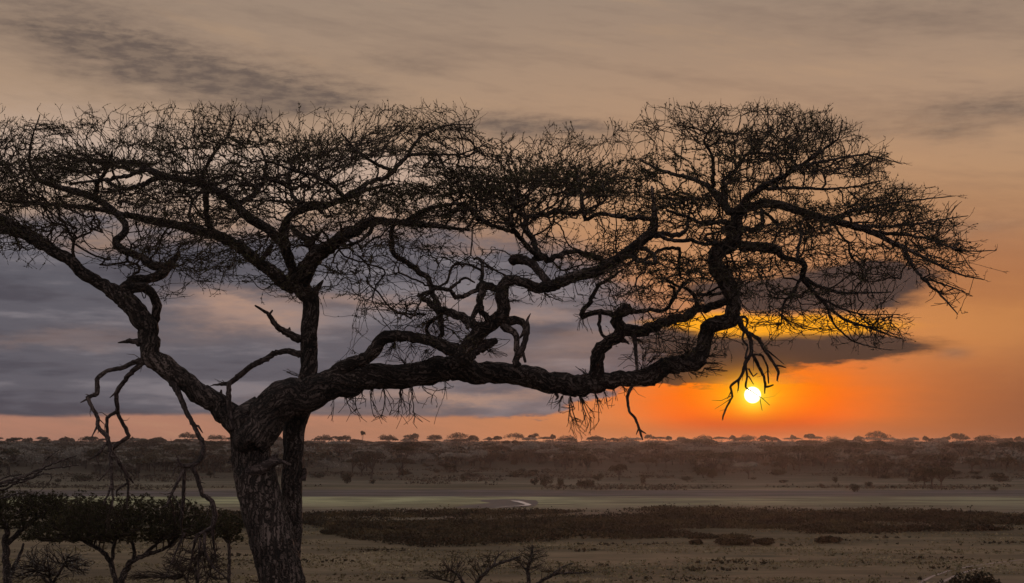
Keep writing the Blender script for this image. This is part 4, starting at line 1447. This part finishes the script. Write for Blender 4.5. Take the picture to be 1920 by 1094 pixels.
# nearer, recognisable trees: x, top y, base y, width, prototype, description
MID = [(1545, 830, 880, 84, 4, 'large acacia with wide V-shaped limbs at the wood edge right of the sun'), (1470, 850, 889, 54, 0, 'single-stemmed acacia below the sun at the wood edge'),
       (1734, 874, 914, 46, 1, 'left of three small acacias standing clear on the far bank'), (1748, 877, 915, 30, 5, 'middle one of three small acacias standing clear on the far bank'),
       (1763, 872, 915, 62, 1, 'right of three small acacias standing clear on the far bank'), (1161, 869, 901, 38, 1, 'lone slim acacia on the grass right of centre'),
       (843, 863, 887, 28, 6, 'dark round-crowned tree left of centre at the wood edge'), (613, 857, 885, 64, 3, 'pale domed acacia just right of the double trunk at the wood edge'),
       (968, 846, 872, 40, 0, 'mid-sized acacia in the centre of the woods'), (1320, 872, 897, 44, 6, 'bushy tree at the wood edge left of the sun'), (1766, 838, 862, 74, 4, 'wide crown above the three clear-standing acacias'),
       (1619, 830, 858, 72, 4, 'wide crown with forked stems beneath the tallest skyline tree'), (1822, 856, 887, 60, 1, 'leafy acacia right above the three small ones'),
       (1886, 853, 884, 56, 1, 'dark acacia near the right edge in the woods'), (1060, 846, 882, 44, 2, 'slim-stemmed acacia behind the middle hanging twigs'), (1100, 850, 884, 40, 5, 'narrow dark tree right of the middle hanging twigs'),
       (790, 846, 870, 56, 3, 'pale grey domed crown left of centre'), (1010, 842, 872, 46, 0, 'acacia beneath the narrow table crown'), (1405, 836, 870, 60, 7, 'greyish crown lit red directly below the sun'),
       (660, 838, 866, 70, 1, 'dark flat crown above the pale domed acacia'), (715, 842, 872, 50, 3, 'grey crown right of the dark flat one'), (900, 840, 880, 48, 7, 'tall grey crown at the centre left'),
       (1180, 838, 868, 60, 4, 'wide layered crown beneath the long twig tip'), (1250, 846, 878, 54, 2, 'brown crown left below the dome-shaped one'), (1690, 832, 862, 62, 0, 'acacia with open stems under the low wide crown'),
       (60, 842, 880, 60, 3, 'grey rounded crown at the far left wood edge'), (130, 838, 882, 64, 7, 'grey tree left behind the dead branches'), (290, 846, 890, 52, 0, 'acacia between the two hanging dead branches at the wood edge'),
       (400, 850, 892, 46, 2, 'slender acacia just left of the great trunk at the wood edge')]
for (px_, ty, by, wpx, pi_, desc) in MID:
    g = on_ground(px_, by, 380)
    cm, tm, r_, h_ = protos[pi_]
    hh = (by - ty) * g.y / F
    put_own(800 + int(px_), g, wpx * g.y / F, hh, hh * (.62 if pi_ in (3, 6) else .36), random.uniform(0, 6.28), desc, (M_crownA, M_crownC, M_crownA, M_crownB, M_crownC, M_crownC, M_crownC, M_crownB)[pi_], 5 + wpx // 9, pi_ in (3, 6), 1500, .30)
    taken.append((g.x, g.y, 7.0))


def in_clearing(x, y):
    px_ = 960 + x / y * F
    return y < 560 and noise.noise(Vector((x * 0.012, y * 0.02, 7.7))) > 0.05


# the anonymous mass of the front woods: individual trees
cnt = 0
tries = 0
while cnt < 225 and tries < 20000:
    tries += 1
    y = 462 + (random.random() ** 1.15) * 400
    x = random.uniform(-0.40, 0.40) * y
    if in_clearing(x, y):
        continue
    if any(abs(x - a) < 8 and abs(y - b) < 11 for a, b, c in taken):
        continue
    if any(abs(x - a) < 12 and 0 < b - y < 0 for a, b, c in taken):
        continue
    if any(c == 7.0 and abs(x / y - a / b) * F < 24 and -8 < b - y < 150 for a, b, c in taken[:len(SKY) + len(MID)]):
        continue
    pi_ = random.choice((0, 0, 1, 2, 3, 3, 4, 5, 6, 7, 7))
    s = random.uniform(.9, 1.4)
    band = 'front' if y < 600 else ('middle' if y < 760 else 'rear')
    put_far(pi_, (x, y, gz(x, y)), s, s * random.uniform(.8, 1.05), random.uniform(0, 6.28),
            f'hazy brown acacia crowded among others in the {band} rows of the wood', f'acacias of the {band} rows of the wood')
    taken.append((x, y, 5.0))
    cnt += 1

# more crowns along the skyline
for k in range(46):
    px_ = -10 + k * 43 + random.uniform(-15, 15)
    D = random.uniform(1060, 1400)
    g = P(px_, 840, D)
    z0 = gz(g.x, D)
    hh = P(px_, random.uniform(817.5, 823), D).z - z0
    pi_ = random.choice((0, 1, 2, 4, 7, 7))
    wpx = random.uniform(26, 46)
    put_far(pi_, (g.x, D, z0), wpx * D / F / 2 / specs[pi_][0], hh / specs[pi_][1], random.uniform(0, 6.28),
            'hazy flat-topped acacia filling in the line of crowns along the skyline', 'acacias filling in the skyline')
# the far mass as one
Vs1, Vs2 = [], []
lows = []
for i in range(6):
    s_ = specs[(i * 3) % 8]
    _, _, a1, a2 = far_tree_meshes(300 + i, s_[0], s_[1], s_[2], max(4, s_[3] - 2), 170, 0.95, s_[4])
    lows.append((a1, a2))
pc, pt = [], []
for k in range(5600):
    y = math.sqrt(random.uniform(560 ** 2, 1750 ** 2)) if k > 1600 else random.uniform(478, 860)
    if y < 600 and in_clearing(0.0 + (k * 37 % 500 - 250), y + 60):
        continue
    x = random.uniform(-0.40, 0.40) * y
    if y > 1250 and random.random() < .6:
        continue
    if y < 900 and any(c == 7.0 and abs(x / y - a / b) * F < 42 and -30 < b - y < 200 for a, b, c in taken):
        continue
    a1, a2 = random.choice(lows)
    s = random.uniform(.7, 1.1)
    sz_ = s * random.uniform(.75, 1.0) * (0.84 if y > 950 else 1.0)
    r_ = random.uniform(0, 6.28)
    c_, s1 = math.cos(r_), math.sin(r_)
    z0 = gz(x, y)
    for (Va, Fa), dst in ((a1, pc), (a2, pt)):
        W = np.empty_like(Va)
        W[:, 0] = (Va[:, 0] * c_ - Va[:, 1] * s1) * s + x
        W[:, 1] = (Va[:, 0] * s1 + Va[:, 1] * c_) * s + y
        W[:, 2] = Va[:, 2] * sz_ + z0
        dst.append((W, Fa))
wood = empty('woodland', (0, 900, 5))
Vc, Fc_ = join_arrays(pc)
Vt, Ft = join_arrays(pt)
wo = np.array((0, 900, 5.0))
bpy.data.objects.remove(wood)
wc = link('woodland', npmesh('woodland', Vc, Fc_), M_crownM, None, (0, 0, 0))
tag(wc, 'far mass of flat acacia crowns fading into haze below the skyline', kind='stuff')
wt = link('woodland_stems', npmesh('woodland_stems', Vt, Ft, True), M_farbark, wc)
tag(wt, kind='stuff')


# ------------------------------------------------------------------ shrubs on the far bank and in the woods
def shrub_mesh(seed, w, h, n, size, mound=False):
    r = np.random.default_rng(seed)
    rd = random.Random(seed)
    nl = 9 if w > 3 * h else 5
    cs = [(rd.uniform(-.6, .6) * w, rd.uniform(-.6, .6) * w * .6, rd.uniform(.35, .7) * h, rd.uniform(.3, .5)) for _ in range(nl)]
    P_ = []
    for _ in range(n):
        c = rd.choice(cs)
        d = r.normal(size=3); d /= np.linalg.norm(d)
        k = rd.random() ** .4
        z = c[2] + d[2] * c[3] * h * k
        P_.append((c[0] + d[0] * c[3] * w * k, c[1] + d[1] * c[3] * w * k, max(0.02, z)))
    V_, F_ = leaf_tris(np.array(P_), size, 0.1, r)
    A = [(0, 0, -.1)] * nl
    B = [(c[0] * .6, c[1] * .6, c[2]) for c in cs]
    V2, F2 = sticks(np.array(A), np.array(B), np.full(nl, .05), np.full(nl, .02), 4)
    return npmesh('foliage', V_, F_), npmesh('stems', V2, F2)


sh = [shrub_mesh(500 + i, 1.0, 1.0, 420, 0.11) for i in range(4)]
for f_, s_ in sh:
    f_.materials.append(M_crownC); s_.materials.append(M_farbark)


def put_shrub(i, g, w, h, label, mat=None, group=None):
    e = empty('shrub', g)
    e.rotation_euler = (0, 0, random.uniform(0, 6.28))
    e.scale = (w, w, h)
    tag(e, label, 'shrub', group)
    f_, s_ = sh[i % 4]
    a = link('foliage', f_, None, e)
    link('stems', s_, None, e)
    return e


SHR = [(652, 907, 30, 21, 'round dark shrub on the far bank right of the double trunk'), (756, 893, 30, 14, 'bushy brown shrub left of centre above the green strip'),
       (1003, 910, 20, 14, 'left shrub of the dark clump at the centre of the far bank'), (1022, 913, 30, 20, 'leaning shrub in the middle of the central dark clump'), (1050, 913, 20, 18, 'right shrub of the dark clump at the centre of the far bank'),
       (1102, 915, 50, 18, 'broad dark shrub sloping to the left, right of the central clump'), (1122, 902, 26, 14, 'rounded shrub behind the broad dark one'), (963, 895, 34, 10, 'low wide shrub above the shining stream'),
       (1205, 908, 16, 14, 'small round shrub right of the lone slim acacia'), (1602, 923, 28, 18, 'round dark shrub nearest the water on the right bank'), (1541, 915, 14, 8, 'little shrub left of the round dark one on the right bank'),
       (1567, 906, 14, 12, 'tuft-like shrub on a short stem on the right bank'), (1630, 913, 24, 10, 'pale brown shrub right of the round dark one'), (1866, 921, 22, 9, 'grey-green shrub near the right edge of the far bank'),
       (870, 902, 22, 10, 'faint shrub left of centre on the pale bank'), (700, 908, 16, 9, 'small shrub beside the round dark one right of the trunk'), (255, 890, 26, 12, 'purplish shrub behind the left dead branch'), (1455, 892, 26, 8, 'low shrub at the stem foot below the sun'),
       (1335, 897, 24, 10, 'low shrub left below the sun'), (600, 897, 34, 8, 'low grey shrub close to the double trunk')]
for i, (x, by, w, h, lab) in enumerate(SHR):
    g = on_ground(x, by, 300)
    put_shrub(i, g, w * g.y / F / 1.9, h * g.y / F / 1.05, lab)
for k in range(110):
    y = random.uniform(430, 760)
    x = random.uniform(-.38, .38) * y
    w = random.uniform(1.4, 4.2)
    put_shrub(k, (x, y, gz(x, y)), w, w * random.uniform(.28, .6), 'indistinct low shrub scattered at the foot of the wood', group='low shrubs at the foot of the wood')
# dark mounds standing before the scrub belt
for i, (x, by, w, h, lab) in enumerate([(1372, 1023, 74, 15, 'long dark bush mound in front of the scrub belt'), (1432, 1024, 52, 13, 'dark bush mound joined to the right end of the long one'),
                                        (1549, 1019, 58, 13, 'lone rounded dark bush mound right of the long one'), (1306, 1022, 32, 8, 'low dark bush mound left of the long one'),
                                        (616, 1003, 36, 8, 'small bush mound on bare soil beside the trunk'), (1870, 996, 30, 7, 'small dark bush at the right end of the scrub belt'),
                                        (1352, 1010, 150, 9, 'very long thin bush mound at the edge of the scrub belt')]):
    g = on_ground(x, by, 110)
    f_, s_ = shrub_mesh(600 + i, w * g.y / F / 1.9, h * g.y / F / 1.0, 2600, 0.16)
    e = empty('shrub', g)
    tag(e, lab, 'shrub')
    link('foliage', f_, M_scrub, e)
    link('stems', s_, M_farbark, e)

# ------------------------------------------------------------------ the dark scrub belt
TOPL = [(380, 960), (568, 961), (650, 958), (800, 955), (900, 953), (1150, 953), (1300, 953), (1500, 958), (1700, 961), (1960, 963)]
BOTL = [(380, 1000), (568, 984), (600, 990), (640, 1004), (700, 1014), (800, 1025), (900, 1024), (980, 1019), (1100, 1013), (1170, 1017), (1250, 1009), (1350, 1001), (1500, 1001), (1700, 1000), (1850, 994), (1960, 989)]


def interp(L, x):
    return float(np.interp(x, [a for a, b in L], [b for a, b in L]))


pts, szs = [], []
for k in range(26000):
    x = random.uniform(380, 1960)
    yt, yb = interp(TOPL, x) + 3, interp(BOTL, x)
    # uniform on the ground: draw distance uniformly between the two edges
    Da, Db = CAMZ * F / (yb - HOR), CAMZ * F / (yt - HOR)
    D = random.uniform(Da, Db)
    wx = (x - 960) / F * D
    e = min(D - Da, Db - D)
    nz = noise.noise(Vector((wx * .05, D * .05, 3.3)))
    if e < 9 and nz + e * 0.11 < 0.30:
        continue
    if noise.noise(Vector((wx * .03, D * .045, 13.3))) > 0.30:
        continue
    h = 0.55 + 0.75 * noise.noise(Vector((wx * .09, D * .09, 5.0))) + 0.4 * noise.noise(Vector((wx * .35, D * .35, 9.0))) + random.uniform(0, .3)
    if random.random() < .02:
        h += random.uniform(.3, .9)
    h = max(.25, h)
    z0 = gz(wx, D)
    for j in range(7):
        pts.append((wx + random.gauss(0, .38), D + random.gauss(0, .38), z0 + random.random() ** .8 * h))
        szs.append(0.15 + 0.13 * random.random())
V_, F_ = leaf_tris(np.array(pts), np.array(szs), 0.0)
tag(link('scrub', npmesh('scrub', V_, F_), M_scrub), 'belt of low dark scrub across the plain', 'scrub', kind='stuff')

pts, szs = [], []
for k in range(9000):
    D = random.uniform(372, 560)
    wx = random.uniform(-.39, .39) * D
    nz = noise.noise(Vector((wx * .02, D * .035, 23.3))) + .5 * noise.noise(Vector((wx * .08, D * .1, 4.3)))
    lim = 0.10 if 385 < D < 402 or D > 470 else 0.30
    if nz < lim:
        continue
    z0 = gz(wx, D)
    h = random.uniform(.3, 1.3) * (.5 + nz)
    for j in range(6):
        pts.append((wx + random.gauss(0, .9), D + random.gauss(0, .7), z0 + random.random() * h))
        szs.append(random.uniform(.25, .5))
V_, F_ = leaf_tris(np.array(pts), np.array(szs), 0.1)
tag(link('undergrowth', npmesh('undergrowth', V_, F_), M_crownA), 'low tangled undergrowth on the far bank before the wood', 'undergrowth', kind='stuff')

# grass tufts and little dark plants on the near plain
pts, szs, pts2, szs2 = [], [], [], []
for k in range(34000):
    D = random.uniform(112, 250)
    x = random.uniform(-.40, .40) * D
    nz = noise.noise(Vector((x * .06, D * .12, 8.8)))
    if nz < -0.05 + random.uniform(-.25, .25):
        continue
    z0 = gz(x, D)
    dark = noise.noise(Vector((x * .11, D * .2, 1.8))) > 0.30 and random.random() < .6
    for j in range(3):
        q = (x + random.gauss(0, .12), D + random.gauss(0, .12), z0 + random.uniform(0, .12))
        if dark:
            pts2.append(q); szs2.append(random.uniform(.12, .30))
        else:
            pts.append(q); szs.append(random.uniform(.08, .20))
V_, F_ = leaf_tris(np.array(pts), np.array(szs))
tag(link('grass', npmesh('grass', V_, F_), M_tuft), 'short dry grass tufts on the near plain', 'grass', kind='stuff')
V_, F_ = leaf_tris(np.array(pts2), np.array(szs2))
tag(link('ground_cover', npmesh('ground_cover', V_, F_), M_scrub), 'tiny dark plants dotted over the near plain', 'ground cover', kind='stuff')

# ------------------------------------------------------------------ haze
zt, zb_ = 20.8, -4.0
X0, X1, Y0, Y1 = -2450, 2450, -340, 3050
hv = [(x, y, z) for z in (zb_, zt) for (x, y) in ((X0, Y0), (X1, Y0), (X1, Y1), (X0, Y1))]
me = bpy.data.meshes.new('haze')
me.from_pydata(hv, [], [(3, 2, 1, 0), (4, 5, 6, 7), (0, 1, 5, 4), (1, 2, 6, 5), (2, 3, 7, 6), (3, 0, 4, 7)])
M_haze = bpy.data.materials.new('haze')
M_haze.use_nodes = True
nt = M_haze.node_tree
nt.nodes.clear()
pv = nt.nodes.new('ShaderNodeVolumePrincipled')
pv.inputs['Color'].default_value = (0.88, 0.86, 0.92, 1)
pv.inputs['Density'].default_value = 0.00010
pv.inputs['Anisotropy'].default_value = 0.80
ho = nt.nodes.new('ShaderNodeOutputMaterial')
nt.links.new(pv.outputs[0], ho.inputs['Volume'])
tag(link('haze', me, M_haze), kind='stuff')
